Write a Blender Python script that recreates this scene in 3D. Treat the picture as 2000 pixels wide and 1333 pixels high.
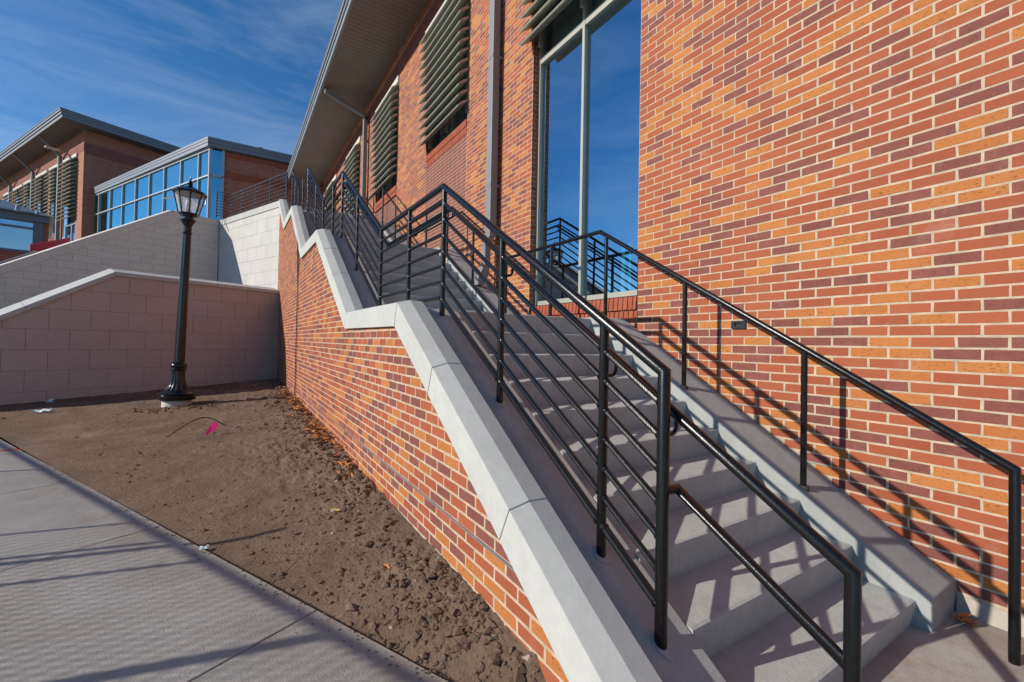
import bpy, math, random
from mathutils import Vector, Matrix, noise as mnoise
random.seed(7)
for o in list(bpy.data.objects): bpy.data.objects.remove(o)
SC = bpy.context.scene
COL = SC.collection
R = math.radians

# ------------------------------------------------------------------ camera
YAW, PITCH, ROLL = R(32.32), R(0.87), R(1.10)
_f = Vector((math.sin(YAW)*math.cos(PITCH), math.cos(YAW)*math.cos(PITCH), math.sin(PITCH)))
_r = Vector((math.cos(YAW), -math.sin(YAW), 0)); _u = _r.cross(_f)
_r2 = _r*math.cos(ROLL) + _u*math.sin(ROLL); _u2 = -_r*math.sin(ROLL) + _u*math.cos(ROLL)
cam_d = bpy.data.cameras.new('camera'); cam = bpy.data.objects.new('camera', cam_d); COL.objects.link(cam)
cam.matrix_world = Matrix(((_r2.x,_u2.x,-_f.x,0),(_r2.y,_u2.y,-_f.y,0),(_r2.z,_u2.z,-_f.z,0),(0,0,0,1)))
cam_d.sensor_width = 36; cam_d.sensor_fit = 'HORIZONTAL'; cam_d.lens = 861.26/2000*36
cam_d.shift_y = -9.12/2000; cam_d.clip_start = 0.05; cam_d.clip_end = 3000
SC.camera = cam
def project(p):
    p = Vector(p); d = p.dot(_f)
    if d < .05: return (-9999, -9999, d)
    return (1000+861.26*p.dot(_r2)/d, 657.38-861.26*p.dot(_u2)/d, d)

# ------------------------------------------------------------------ sky, sun, exposure
SUN_TO = Vector((-1, .235, .49)).normalized()
SUN_EL = math.asin(SUN_TO.z); SUN_AZ = math.atan2(SUN_TO.x, SUN_TO.y)
W = bpy.data.worlds.new('World'); SC.world = W; W.use_nodes = True
nt = W.node_tree; nt.nodes.clear()
def N(t, typ, **kw):
    n = t.nodes.new(typ)
    for k, v in kw.items():
        if k.startswith('i_'): n.inputs[k[2:].replace('_', ' ')].default_value = v
        else: setattr(n, k, v)
    return n
sky = N(nt, 'ShaderNodeTexSky', sky_type='NISHITA'); sky.sun_disc = False
sky.sun_elevation = SUN_EL; sky.sun_rotation = SUN_AZ
sky.altitude = 1650; sky.air_density = 1.0; sky.dust_density = 0.25; sky.ozone_density = 3.0
hs = N(nt, 'ShaderNodeHueSaturation'); hs.inputs['Saturation'].default_value = 1.25
tc = N(nt, 'ShaderNodeTexCoord')
mp = N(nt, 'ShaderNodeMapping'); mp.inputs['Scale'].default_value = (1.0, 1.0, 5.0); mp.inputs['Rotation'].default_value = (R(14), R(8), R(20))
cn = N(nt, 'ShaderNodeTexNoise'); cn.inputs['Scale'].default_value = 2.6; cn.inputs['Detail'].default_value = 8; cn.inputs['Roughness'].default_value = .62; cn.inputs['Distortion'].default_value = .6
cr = N(nt, 'ShaderNodeMapRange'); cr.inputs['From Min'].default_value = .42; cr.inputs['From Max'].default_value = .9; cr.inputs['To Max'].default_value = .38
mx = N(nt, 'ShaderNodeMix', data_type='RGBA'); mx.inputs[7].default_value = (4.6, 5.6, 6.6, 1)
bg = N(nt, 'ShaderNodeBackground'); bg.inputs['Strength'].default_value = 0.13
wo = N(nt, 'ShaderNodeOutputWorld')
L = nt.links.new
L(sky.outputs[0], hs.inputs['Color']); L(tc.outputs['Generated'], mp.inputs[0]); L(mp.outputs[0], cn.inputs['Vector'])
L(cn.outputs[0], cr.inputs[0]); L(cr.outputs[0], mx.inputs[0]); L(hs.outputs[0], mx.inputs[6]); L(mx.outputs[2], bg.inputs[0]); L(bg.outputs[0], wo.inputs[0])
sd = bpy.data.lights.new('sun', 'SUN'); sd.energy = 5.0; sd.angle = R(.53); sd.color = (1, .92, .80)
sun = bpy.data.objects.new('sun', sd); COL.objects.link(sun); sun.rotation_euler = SUN_TO.to_track_quat('Z', 'Y').to_euler(); sun.location = (-20, 5, 20)
SC.view_settings.view_transform = 'Standard'; SC.view_settings.look = 'None'; SC.view_settings.gamma = 1; SC.view_settings.use_curve_mapping = False
SC.view_settings.exposure = 0.06
SC.render.resolution_x = 1024; SC.render.resolution_y = 682
SC.cycles.max_bounces = 5; SC.cycles.diffuse_bounces = 3; SC.cycles.glossy_bounces = 3; SC.cycles.transparent_max_bounces = 8

# ------------------------------------------------------------------ materials
M = {}
def new_mat(name):
    m = bpy.data.materials.new(name); m.use_nodes = True; t = m.node_tree
    b = t.nodes['Principled BSDF']; M[name] = m
    return m, t, b
def col4(c): return (c[0], c[1], c[2], 1)
def mixrgb(t, fac, a, b, blend='MIX'):
    n = N(t, 'ShaderNodeMix', data_type='RGBA', blend_type=blend)
    for s, v in ((0, fac), (6, a), (7, b)):
        if hasattr(v, 'is_linked') or hasattr(v, 'links'): t.links.new(v, n.inputs[s])
        elif s == 0: n.inputs[0].default_value = v
        else: n.inputs[s].default_value = col4(v)
    return n.outputs[2]
def noise_fac(t, scale, lo, hi, detail=4, rough=.6, stretch=None, dist=0.):
    tcx = N(t, 'ShaderNodeTexCoord'); v = tcx.outputs['Object']
    if 'g' == getattr(t, '_dummy', ''): pass
    gm = N(t, 'ShaderNodeNewGeometry'); v = gm.outputs['Position']
    if stretch:
        mpx = N(t, 'ShaderNodeMapping'); mpx.inputs['Scale'].default_value = stretch; t.links.new(v, mpx.inputs[0]); v = mpx.outputs[0]
    n = N(t, 'ShaderNodeTexNoise'); n.inputs['Scale'].default_value = scale; n.inputs['Detail'].default_value = detail; n.inputs['Roughness'].default_value = rough; n.inputs['Distortion'].default_value = dist
    t.links.new(v, n.inputs['Vector'])
    r = N(t, 'ShaderNodeMapRange'); r.inputs['From Min'].default_value = lo; r.inputs['From Max'].default_value = hi
    t.links.new(n.outputs[0], r.inputs[0]); return r.outputs[0]
def bump(t, b, fac, strength, dist):
    n = N(t, 'ShaderNodeBump'); n.inputs['Strength'].default_value = strength; n.inputs['Distance'].default_value = dist
    t.links.new(fac, n.inputs['Height']); t.links.new(n.outputs[0], b.inputs['Normal'])
def addf(t, a, b, op='ADD'):
    n = N(t, 'ShaderNodeMath', operation=op)
    for i, v in enumerate((a, b)):
        if isinstance(v, (int, float)): n.inputs[i].default_value = v
        else: t.links.new(v, n.inputs[i])
    return n.outputs[0]
def piece_rand(t):
    oi = N(t, 'ShaderNodeObjectInfo'); g = N(t, 'ShaderNodeNewGeometry')
    return addf(t, addf(t, oi.outputs['Random'], g.outputs['Random Per Island']), 1.0, 'MODULO') if False else addf(t, addf(t, oi.outputs['Random'], g.outputs['Random Per Island']), .5, 'MULTIPLY')
def simple(name, c, rough=.6, metal=0., var=.12, vs=3., bmp=0., bs=60., spec=.5):
    m, t, b = new_mat(name)
    d = tuple(x*(1-var) for x in c); e = tuple(min(1, x*(1+var)) for x in c)
    f = noise_fac(t, vs, .3, .7)
    t.links.new(mixrgb(t, f, d, e), b.inputs['Base Color'])
    b.inputs['Roughness'].default_value = rough; b.inputs['Metallic'].default_value = metal; b.inputs['Specular IOR Level'].default_value = spec
    if bmp: bump(t, b, noise_fac(t, bs, .2, .8, 6), bmp, .004)
    return m
def brick_mat(name, c1, c2, speck=None, rough=.8, alt=None):
    m, t, b = new_mat(name)
    rnd = piece_rand(t)
    r2 = N(t, 'ShaderNodeMapRange'); r2.inputs['From Min'].default_value = .12; r2.inputs['From Max'].default_value = .88; t.links.new(rnd, r2.inputs[0])
    c = mixrgb(t, r2.outputs[0], c1, c2)
    st = noise_fac(t, 11., .32, .72, 4, .65)
    c = mixrgb(t, addf(t, st, .55, 'MULTIPLY'), c, alt or tuple(x*.66 for x in c1))
    if speck:
        sp = noise_fac(t, 95., .54, .66, 3, .65, (1, .5, 1.4)); pat = noise_fac(t, 6., .35, .62, 2)
        c = mixrgb(t, addf(t, addf(t, sp, pat, 'MULTIPLY'), .85, 'MULTIPLY'), c, speck)
    wv = noise_fac(t, .55, .35, .7, 3); c = mixrgb(t, addf(t, wv, .22, 'MULTIPLY'), c, tuple(x*.62 for x in c1))
    ef = noise_fac(t, 3.1, .60, .82, 5, .7); c = mixrgb(t, addf(t, ef, .30, 'MULTIPLY'), c, (.52, .40, .33))
    t.links.new(c, b.inputs['Base Color']); b.inputs['Roughness'].default_value = rough; b.inputs['Specular IOR Level'].default_value = .25
    bump(t, b, noise_fac(t, 120., .25, .75, 4, .75), .6, .003)
    return m
brick_mat('brick_red', (.270, .060, .030), (.40, .108, .050), alt=(.33, .115, .052))
brick_mat('brick_plum', (.200, .066, .052), (.285, .098, .078), (.09, .04, .04))
brick_mat('brick_orange', (.40, .130, .036), (.50, .195, .058), (.09, .034, .018), alt=(.44, .17, .055))
brick_mat('brick_smooth', (.32, .08, .042), (.40, .11, .058))
simple('mortar', (.475, .375, .27), .92, var=.2, vs=14, bmp=.7, bs=160)
simple('mortar_dark', (.25, .2, .17), .9)

def concrete(name, c, var=.13, stain=.5, bmp=.35, streak=None, rough=.85, stain_c=None, piece=0., drip=0., pore=.5, edge=None):
    m, t, b = new_mat(name)
    f1 = noise_fac(t, 1.7, .3, .7, 3); f2 = noise_fac(t, 16., .3, .7, 4, .7)
    base = mixrgb(t, f1, tuple(x*(1-var) for x in c), tuple(min(1, x*(1+var)) for x in c))
    if piece:
        base = mixrgb(t, addf(t, piece_rand(t), piece, 'MULTIPLY'), base, tuple(x*.55 for x in c))
    base = mixrgb(t, addf(t, f2, .34, 'MULTIPLY'), base, tuple(x*.66 for x in c))
    s = noise_fac(t, 1.1, .52, .78, 6, .68, None, .8)
    base = mixrgb(t, addf(t, s, stain, 'MULTIPLY'), base, stain_c or tuple(x*.55 for x in c))
    if drip:
        dr = noise_fac(t, 1., .5, .75, 4, .6, (26, 26, 1.6)); base = mixrgb(t, addf(t, dr, drip, 'MULTIPLY'), base, tuple(x*.62 for x in c))
    if edge:                                   # dirt washed along the soil edge of the walk
        g = N(t, 'ShaderNodeNewGeometry'); dt = N(t, 'ShaderNodeVectorMath', operation='DOT_PRODUCT'); dt.inputs[1].default_value = (-.8988, -.4384, 0); t.links.new(g.outputs['Position'], dt.inputs[0])
        mr = N(t, 'ShaderNodeMapRange'); mr.inputs['From Min'].default_value = edge; mr.inputs['From Max'].default_value = edge+.55; mr.inputs['To Min'].default_value = 1; mr.inputs['To Max'].default_value = 0; t.links.new(dt.outputs['Value'], mr.inputs[0])
        dn = noise_fac(t, 4.5, .40, .68, 6, .7); base = mixrgb(t, addf(t, addf(t, dn, mr.outputs[0], 'MULTIPLY'), .75, 'MULTIPLY'), base, (.25, .19, .14))
    sp = noise_fac(t, 210., .66, .73, 2)
    base = mixrgb(t, addf(t, sp, pore, 'MULTIPLY'), base, tuple(x*.40 for x in c))
    t.links.new(base, b.inputs['Base Color']); b.inputs['Roughness'].default_value = rough; b.inputs['Specular IOR Level'].default_value = .3
    h = noise_fac(t, 70., .2, .8, 5, .78)
    if streak: h = addf(t, h, addf(t, noise_fac(t, 1., .3, .7, 2, .6, streak), .3, 'MULTIPLY'))
    bump(t, b, h, bmp, .004)
    return m
concrete('concrete_step', (.43, .445, .43), .13, .6, .55, drip=.35, pore=.7, stain_c=(.25, .24, .22))
concrete('concrete_cheek', (.365, .38, .375), .13, .5, .55, (160, 8, 160), drip=.2, pore=.7)
concrete('concrete_walk', (.40, .385, .355), .12, .5, .7, (330, 60, 1), stain_c=(.27, .225, .175), edge=-1.477)
concrete('precast', (.50, .51, .49), .05, .35, .2, stain_c=(.40, .38, .34), drip=.12, pore=.3, piece=.12)
concrete('precast_tan', (.70, .64, .58), .06, .3, .2, drip=.12, piece=.12)
concrete('block_face', (.56, .445, .40), .06, .3, .45, stain_c=(.38, .29, .25), piece=.22)
concrete('block_pale', (.60, .585, .555), .05, .25, .4, piece=.2)
concrete('block_small', (.72, .655, .59), .06, .25, .4, piece=.22)
concrete('footing', (.55, .53, .49), .1, .4, .4)
simple('block_joint', (.22, .17, .15), .95)
simple('block_joint_pale', (.36, .34, .31), .95)
simple('rail_black', (.0045, .0045, .0052), .26, 0, .3, 30, .12, 160., .45)
simple('rail_worn', (.05, .05, .052), .55, 0, .3)
simple('lamp_black', (.005, .0055, .0075), .24, 0, .2, 8, .08, 60., .5)
simple('spout_metal', (.19, .20, .215), .5, 0, .06, 2)
simple('fascia_metal', (.23, .26, .29), .45, .1, .06, 2)
simple('fascia_slate', (.155, .18, .215), .45, .1, .06, 2)
simple('soffit_far', (.125, .105, .095), .8)
simple('rail_black_lit', (.045, .05, .062), .33, .2, .1)  # same black paint, lightened to stand for sun and sky highlights on the bars
simple('fascia_metal_dark', (.13, .145, .17), .45, .4, .06, 2)
simple('soffit', (.21, .182, .165), .7, 0, .12, 1.2)
simple('soffit_gap', (.05, .045, .04), .9)
simple('louver', (.30, .30, .25), .5, 0, .06, 4)
simple('louver_end', (.42, .33, .27), .5, 0, .06, 4)
simple('lintel_stone', (.52, .51, .46), .8, 0, .05, 4)
simple('frame_metal', (.34, .34, .30), .45, .1, .04, 4)
simple('frame_metal_pale', (.36, .38, .40), .4, .3, .04, 4)
simple('dark_inside', (.02, .022, .025), .8)
simple('room_floor', (.08, .07, .06), .7)
simple('teal', (.02, .55, .65), .5, 0, .05)
simple('flash_metal', (.42, .44, .47), .4, .7, .05)
simple('white_pipe', (.75, .75, .74), .35, .3, .04)
simple('red_panel', (.55, .012, .05), .45, 0, .08)
simple('leaf_orange', (.50, .19, .05), .8, 0, .35, 9)
simple('leaf_brown', (.33, .14, .05), .8, 0, .35, 9)
simple('leaf_yellow', (.62, .42, .14), .8, 0, .2, 9)
def vinyl():
    m = bpy.data.materials.new('pink_vinyl'); m.use_nodes = True; t = m.node_tree; t.nodes.clear(); M['pink_vinyl'] = m
    d = N(t, 'ShaderNodeBsdfDiffuse'); d.inputs[0].default_value = (1, .09, .50, 1); l = N(t, 'ShaderNodeBsdfTranslucent'); l.inputs[0].default_value = (1, .12, .58, 1)
    x = N(t, 'ShaderNodeMixShader'); x.inputs[0].default_value = .5; o = N(t, 'ShaderNodeOutputMaterial'); t.links.new(d.outputs[0], x.inputs[1]); t.links.new(l.outputs[0], x.inputs[2]); t.links.new(x.outputs[0], o.inputs[0])
vinyl()
simple('red_tape', (.75, .03, .02), .5, 0, .05)
simple('paper', (.62, .75, .76), .8, 0, .15, 20)
simple('pale_chip', (.36, .29, .23), .9, 0, .2, 20)
simple('cable', (.02, .019, .018), .5)
simple('wire_galv', (.4, .4, .4), .4, .8)
simple('plaza_stone', (.42, .40, .37), .85)
simple('roof_metal', (.30, .31, .33), .4, .6, .1)
simple('light_box', (.02, .021, .023), .35, .3)
simple('frost', (.72, .68, .62), .45, 0, .05)
simple('earth', (.16, .115, .08), .95, 0, .2, .3)

def glass_mat(name, refl, tint, fac):
    m = bpy.data.materials.new(name); m.use_nodes = True; t = m.node_tree; t.nodes.clear(); M[name] = m
    g = N(t, 'ShaderNodeBsdfGlossy'); g.inputs['Color'].default_value = col4(refl); g.inputs['Roughness'].default_value = 0.0
    tr = N(t, 'ShaderNodeBsdfTransparent'); tr.inputs['Color'].default_value = col4(tint)
    w = noise_fac(t, .7, .2, .8, 2); bn = N(t, 'ShaderNodeBump'); bn.inputs['Strength'].default_value = .06; bn.inputs['Distance'].default_value = .02
    t.links.new(w, bn.inputs['Height']); t.links.new(bn.outputs[0], g.inputs['Normal'])
    mxs = N(t, 'ShaderNodeMixShader'); mxs.inputs[0].default_value = fac
    o = N(t, 'ShaderNodeOutputMaterial')
    t.links.new(tr.outputs[0], mxs.inputs[1]); t.links.new(g.outputs[0], mxs.inputs[2]); t.links.new(mxs.outputs[0], o.inputs[0])
glass_mat('glass_blue', (.60, .84, 1.0), (.75, .85, .85), .58)
glass_mat('glass_teal', (.33, .66, .74), (.2, .3, .32), .90)
def frosted():
    m = bpy.data.materials.new('glass_lantern'); m.use_nodes = True; t = m.node_tree; t.nodes.clear(); M['glass_lantern'] = m
    tl = N(t, 'ShaderNodeBsdfTranslucent'); tl.inputs[0].default_value = (.85, .82, .80, 1); df = N(t, 'ShaderNodeBsdfDiffuse'); df.inputs[0].default_value = (.8, .78, .76, 1)
    tr = N(t, 'ShaderNodeBsdfTransparent'); a = N(t, 'ShaderNodeMixShader'); a.inputs[0].default_value = .4; b = N(t, 'ShaderNodeMixShader'); b.inputs[0].default_value = .66; o = N(t, 'ShaderNodeOutputMaterial')
    t.links.new(tl.outputs[0], a.inputs[1]); t.links.new(df.outputs[0], a.inputs[2]); t.links.new(a.outputs[0], b.inputs[1]); t.links.new(tr.outputs[0], b.inputs[2]); t.links.new(b.outputs[0], o.inputs[0])
frosted()
glass_mat('glass_grey', (.75, .85, .88), (.35, .45, .45), .6)

def soil_mat():
    m, t, b = new_mat('soil')
    f1 = noise_fac(t, 2.2, .3, .7, 6); f2 = noise_fac(t, 35., .3, .7, 6)
    c = mixrgb(t, f1, (.150, .096, .064), (.250, .170, .120))
    c = mixrgb(t, addf(t, f2, .5, 'MULTIPLY'), c, (.095, .064, .046))
    pale = noise_fac(t, .8, .55, .75, 5)
    c = mixrgb(t, addf(t, pale, .5, 'MULTIPLY'), c, (.33, .25, .19))
    sp = noise_fac(t, 120., .70, .75, 2)
    c = mixrgb(t, addf(t, sp, .6, 'MULTIPLY'), c, (.42, .34, .27))
    g = N(t, 'ShaderNodeNewGeometry')
    ds = N(t, 'ShaderNodeTexNoise'); ds.inputs['Scale'].default_value = 5.; t.links.new(g.outputs['Position'], ds.inputs['Vector'])
    va = N(t, 'ShaderNodeVectorMath', operation='MULTIPLY_ADD'); va.inputs[1].default_value = (.06, .06, .06)
    t.links.new(ds.outputs['Color'], va.inputs[0]); t.links.new(g.outputs['Position'], va.inputs[2])
    vo = N(t, 'ShaderNodeTexVoronoi', feature='DISTANCE_TO_EDGE'); vo.inputs['Scale'].default_value = 4.2; t.links.new(va.outputs[0], vo.inputs['Vector'])
    ck = N(t, 'ShaderNodeMapRange'); ck.inputs['From Min'].default_value = 0; ck.inputs['From Max'].default_value = .035; ck.inputs['To Min'].default_value = 1; ck.inputs['To Max'].default_value = 0
    t.links.new(vo.outputs['Distance'], ck.inputs[0])
    at = N(t, 'ShaderNodeAttribute'); at.attribute_name = 'crack'
    cf = addf(t, ck.outputs[0], at.outputs['Fac'], 'MULTIPLY')
    c = mixrgb(t, addf(t, cf, .75, 'MULTIPLY'), c, (.035, .024, .018))
    t.links.new(c, b.inputs['Base Color']); b.inputs['Roughness'].default_value = .95; b.inputs['Specular IOR Level'].default_value = .15
    h = addf(t, addf(t, noise_fac(t, 45., .2, .8, 8, .7), noise_fac(t, 12., .2, .8, 6)), addf(t, cf, 1.2, 'MULTIPLY'), 'SUBTRACT')
    bump(t, b, h, .9, .012)
soil_mat()
def far_brick():
    m, t, b = new_mat('brick_far')
    uv = N(t, 'ShaderNodeTexCoord'); bt = N(t, 'ShaderNodeTexBrick')
    bt.inputs['Color1'].default_value = (.27, .065, .038, 1); bt.inputs['Color2'].default_value = (.37, .12, .058, 1); bt.inputs['Mortar'].default_value = (.34, .25, .19, 1)
    bt.inputs['Scale'].default_value = 1; bt.inputs['Brick Width'].default_value = .2032; bt.inputs['Row Height'].default_value = .0677; bt.inputs['Mortar Size'].default_value = .006
    t.links.new(uv.outputs['UV'], bt.inputs['Vector']); t.links.new(bt.outputs[0], b.inputs['Base Color']); b.inputs['Roughness'].default_value = .85
far_brick()

# ------------------------------------------------------------------ mesh builder and object helpers
class MB:
    def __init__(s): s.v = []; s.f = []; s.m = []; s.uv = None
    def add(s, vs, fs, mat=0):
        o = len(s.v); s.v += [tuple(x) for x in vs]
        for f in fs: s.f.append(tuple(i+o for i in f)); s.m.append(mat)
        return s
    def box(s, x0, x1, y0, y1, z0, z1, mat=0, open_faces=()):
        vs = [(x0,y0,z0),(x1,y0,z0),(x1,y1,z0),(x0,y1,z0),(x0,y0,z1),(x1,y0,z1),(x1,y1,z1),(x0,y1,z1)]
        fs = [(3,2,1,0),(4,5,6,7),(0,1,5,4),(1,2,6,5),(2,3,7,6),(3,0,4,7)]
        s.add(vs, fs, mat); return s
    def obox(s, c, ax, ay, az, mat=0):
        c, ax, ay, az = Vector(c), Vector(ax), Vector(ay), Vector(az)
        vs = [c+a*ax+b*ay+d*az for d in (-1,1) for b in (-1,1) for a in (-1,1)]
        s.add(vs, [(0,2,3,1),(4,5,7,6),(0,1,5,4),(1,3,7,5),(3,2,6,7),(2,0,4,6)], mat); return s
    def extrude(s, poly, vec, mat=0, mat_side=None):
        n = len(poly); P = [Vector(p) for p in poly]; vec = Vector(vec)
        s.add(P+[p+vec for p in P], [tuple(range(n))[::-1], tuple(range(n, 2*n))], mat)
        o = len(s.v)-2*n
        for i in range(n):
            j = (i+1) % n; s.f.append((o+i, o+j, o+n+j, o+n+i)); s.m.append(mat if mat_side is None else mat_side)
        return s
    def tube(s, pts, r, n=12, mat=0, caps=True):
        P = [Vector(p) for p in pts]; k = len(P)
        rr = r if isinstance(r, (list, tuple)) else [r]*k
        d = [(P[i+1]-P[i]).normalized() for i in range(k-1)]
        up = Vector((0,0,1)) if abs(d[0].z) < .9 else Vector((0,1,0))
        a = d[0].cross(up).normalized(); o = len(s.v)
        for i in range(k):
            din = d[i-1] if i > 0 else d[0]; dout = d[i] if i < k-1 else d[-1]
            a = (a - din*a.dot(din)).normalized(); b = din.cross(a)
            t = (din+dout).normalized()
            for q in range(n):
                an = 2*math.pi*q/n; of = (a*math.cos(an)+b*math.sin(an))*rr[i]
                s.v.append(tuple(P[i]+of-din*(of.dot(t)/max(.2, din.dot(t)))))
            if i < k-1: a = (a - dout*a.dot(dout)).normalized()
        for i in range(k-1):
            for q in range(n):
                s.f.append((o+i*n+q, o+i*n+(q+1) % n, o+(i+1)*n+(q+1) % n, o+(i+1)*n+q)); s.m.append(mat)
        if caps:
            s.f.append(tuple(o+q for q in range(n))[::-1]); s.m.append(mat)
            s.f.append(tuple(o+(k-1)*n+q for q in range(n))); s.m.append(mat)
        return s
    def lathe(s, prof, c, n=24, mat=0, flute=None, axis=None):
        o = len(s.v); c = Vector(c); k = len(prof)
        for i, (r, z) in enumerate(prof):
            for q in range(n):
                an = 2*math.pi*q/n; rq = r
                if flute and flute[0] <= i <= flute[1]: rq = r*(1-(.09 if q % 2 else 0))
                s.v.append(tuple(c+Vector((rq*math.cos(an), rq*math.sin(an), z))))
        for i in range(k-1):
            for q in range(n):
                s.f.append((o+i*n+q, o+i*n+(q+1) % n, o+(i+1)*n+(q+1) % n, o+(i+1)*n+q)); s.m.append(mat)
        s.f.append(tuple(o+q for q in range(n))[::-1]); s.m.append(mat)
        s.f.append(tuple(o+(k-1)*n+q for q in range(n))); s.m.append(mat)
        return s
    def mesh(s, name, mats, smooth=None):
        me = bpy.data.meshes.new(name); me.from_pydata(s.v, [], s.f)
        for m in (mats if isinstance(mats, (list, tuple)) else [mats]): me.materials.append(M[m])
        if len(me.materials) > 1: me.polygons.foreach_set('material_index', s.m)
        if s.uv:
            ul = me.uv_layers.new(name='UVMap')
            for li, uvv in enumerate(s.uv): ul.data[li].uv = uvv
        me.update()
        if smooth is not None:
            me.polygons.foreach_set('use_smooth', [True]*len(me.polygons)); me.set_sharp_from_angle(angle=R(smooth))
        return me
    def build(s, name, mats, parent=None, smooth=None, fix=True):
        me = s.mesh(name, mats, smooth)
        if fix: fix_normals(me)
        return link(name, me, parent)
import bmesh
def fix_normals(me):
    bm = bmesh.new(); bm.from_mesh(me); bmesh.ops.recalc_face_normals(bm, faces=bm.faces); bm.to_mesh(me); bm.free()
def link(name, me, parent=None, loc=None):
    o = bpy.data.objects.new(name, me); COL.objects.link(o)
    if loc: o.location = loc
    if parent is not None:
        o.parent = parent
        if parent.type == 'EMPTY': o.matrix_parent_inverse = Matrix.Translation(-Vector(parent.location))
    return o
def thing(name, label, cat, loc, group=None):
    o = bpy.data.objects.new(name, None); COL.objects.link(o); o.location = loc; o.empty_display_size = .2
    return tag(o, label, cat, group)
def tag(o, label, cat, group=None):
    o['label'] = label; o['category'] = cat
    if group: o['group'] = group
    return o
def struct(o): o['kind'] = 'structure'; return o
def stuff(o): o['kind'] = 'stuff'; return o
def bevel(o, w, seg=2, ang=40):
    m = o.modifiers.new('bevel', 'BEVEL'); m.width = w; m.segments = seg; m.limit_method = 'ANGLE'; m.angle_limit = R(ang); return o

# ------------------------------------------------------------------ key dimensions (metres, eye at the origin)
GZ = -1.437                                   # paving at the stair foot
XW = 3.44                                     # building wall face
XB = 1.075                                    # face of the brick retaining wall
XO, XR, XI = 1.045, 1.145, 1.248              # coping: outer face, ridge, inner edge
SX0, SX1 = 1.58, 3.05                         # stair between its cheek walls
XG = 1.405                                    # guard rail plane
L1, L2, L3, L4 = .262, 1.65, 3.04, 4.08       # landings
T = .2795
FL = [(.819, 10, GZ, -1.303, (L1+1.303)/9), (5.373, 8, L1, L1+(L2-L1)/8, (L2-L1)/8), (9.41, 8, L2, L2+(L3-L2)/8, (L3-L2)/8), (13.49, 6, L3, L3+(L4-L3)/6, (L4-L3)/6)]
COP = [(.62, -1.378), (3.297, .288), (5.086, .300), (7.353, 1.690), (9.156, 1.700), (11.10, 3.010), (12.87, 3.030), (14.63, 4.095)]
def interp(P, y):
    if y <= P[0][0]: return P[0][1]+(y-P[0][0])*(P[1][1]-P[0][1])/(P[1][0]-P[0][0])
    for (a, b), (c, d) in zip(P, P[1:]):
        if y <= c: return b+(y-a)*(d-b)/(c-a)
    return P[-1][1]
u = Vector((math.sin(R(67.6)), math.cos(R(67.6)), 0)); v = Vector((-u.y, u.x, 0))
v2 = Vector((math.sin(R(-27)), math.cos(R(-27)), 0)); u2 = Vector((v2.y, -v2.x, 0))
Z3 = Vector((0, 0, 1))

# ------------------------------------------------------------------ ground, sidewalk, soil, plaza
mb = MB(); mb.add([(-400,-400,-1.60),(400,-400,-1.60),(400,400,-1.60),(-400,400,-1.60)], [(0,1,2,3)])
struct(mb.build('ground', 'earth', fix=False))
EA = Vector((.81, 1.708, 0)); ED = Vector((-2.62-.81, 8.74-1.708, 0)).normalized(); EN = Vector((-ED.y, ED.x, 0))   # edge direction (away), EN points left
def clip(poly, p, n):                         # keep the side where (q-p).n <= 0
    out = []
    for i in range(len(poly)):
        a, b = poly[i], poly[(i+1) % len(poly)]; da, db = (a-p).dot(n), (b-p).dot(n)
        if da <= 0: out.append(a)
        if (da < 0 < db) or (db < 0 < da): out.append(a+(b-a)*(da/(da-db)))
    return out
walk = struct(MB().extrude([EA+ED*22+EN*.01+Z3*(GZ-.13), EA-ED*9+EN*.01+Z3*(GZ-.13), EA-ED*9+EN*4+Z3*(GZ-.13), EA+ED*22+EN*4+Z3*(GZ-.13)], (0,0,.12)).build('sidewalk', 'concrete_walk'))
JP0 = Vector((.36, 2.502, 0)); s0 = (JP0-EA).dot(ED); JSP = 1.91
for i in range(-5, 11):
    a = s0+i*JSP+.004; b = s0+(i+1)*JSP-.004
    for k, (w0, w1) in enumerate(((0, 1.62), (1.628, 3.6))):
        poly = [EA+ED*a+EN*w0, EA+ED*b+EN*w0, EA+ED*b+EN*w1, EA+ED*a+EN*w1]
        poly = clip(poly, Vector((1.03, 0, 0)), Vector((1, 0, 0)))
        if len(poly) > 2: bevel(MB().extrude([p+Z3*(GZ-.012) for p in poly], (0,0,.018)).build('paving_slab', 'concrete_walk', walk), .004, 1)
pad = struct(MB().box(1.036, XW, -4, 1.0, GZ-.15, GZ).build('stair_foot_paving', 'concrete_walk'))

def soil_h(x, y):
    e = EA + ED*((y-EA.y)/ED.y); ex = e.x
    w = max(.15, XB-ex); tt = max(0, min(1, (x-ex)/w))
    zw = -1.27 + .15*max(0, min(1, (y-3)/9)); ze = GZ-.02 + .12*max(0, min(1, (y-4)/9))
    z = ze + (zw-ze)*tt**1.3
    n = mnoise.fractal(Vector((x*1.2, y*1.2, 3)), 1., 2., 3)*.018
    rough = .30+.9*max(0, min(1, (tt-.45)*2.2))*max(.15, min(1, .55+mnoise.noise(Vector((x*.8, y*.8, 12)))*1.3))
    p = Vector((x*6.5, y*6.5, 2))
    n += (mnoise.turbulence(p, 5, True, noise_basis='PERLIN_ORIGINAL', amplitude_scale=.62, frequency_scale=2.1)-.55)*.040*rough
    cl = mnoise.voronoi(Vector((x*15, y*15, 1)))[0]
    n += max(0, .32-cl[0])*.085*max(0, rough-.35)
    return z + n*min(1, .12+tt*3), tt
mb = MB(); NY, NX = 420, 150; crack = []
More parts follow.
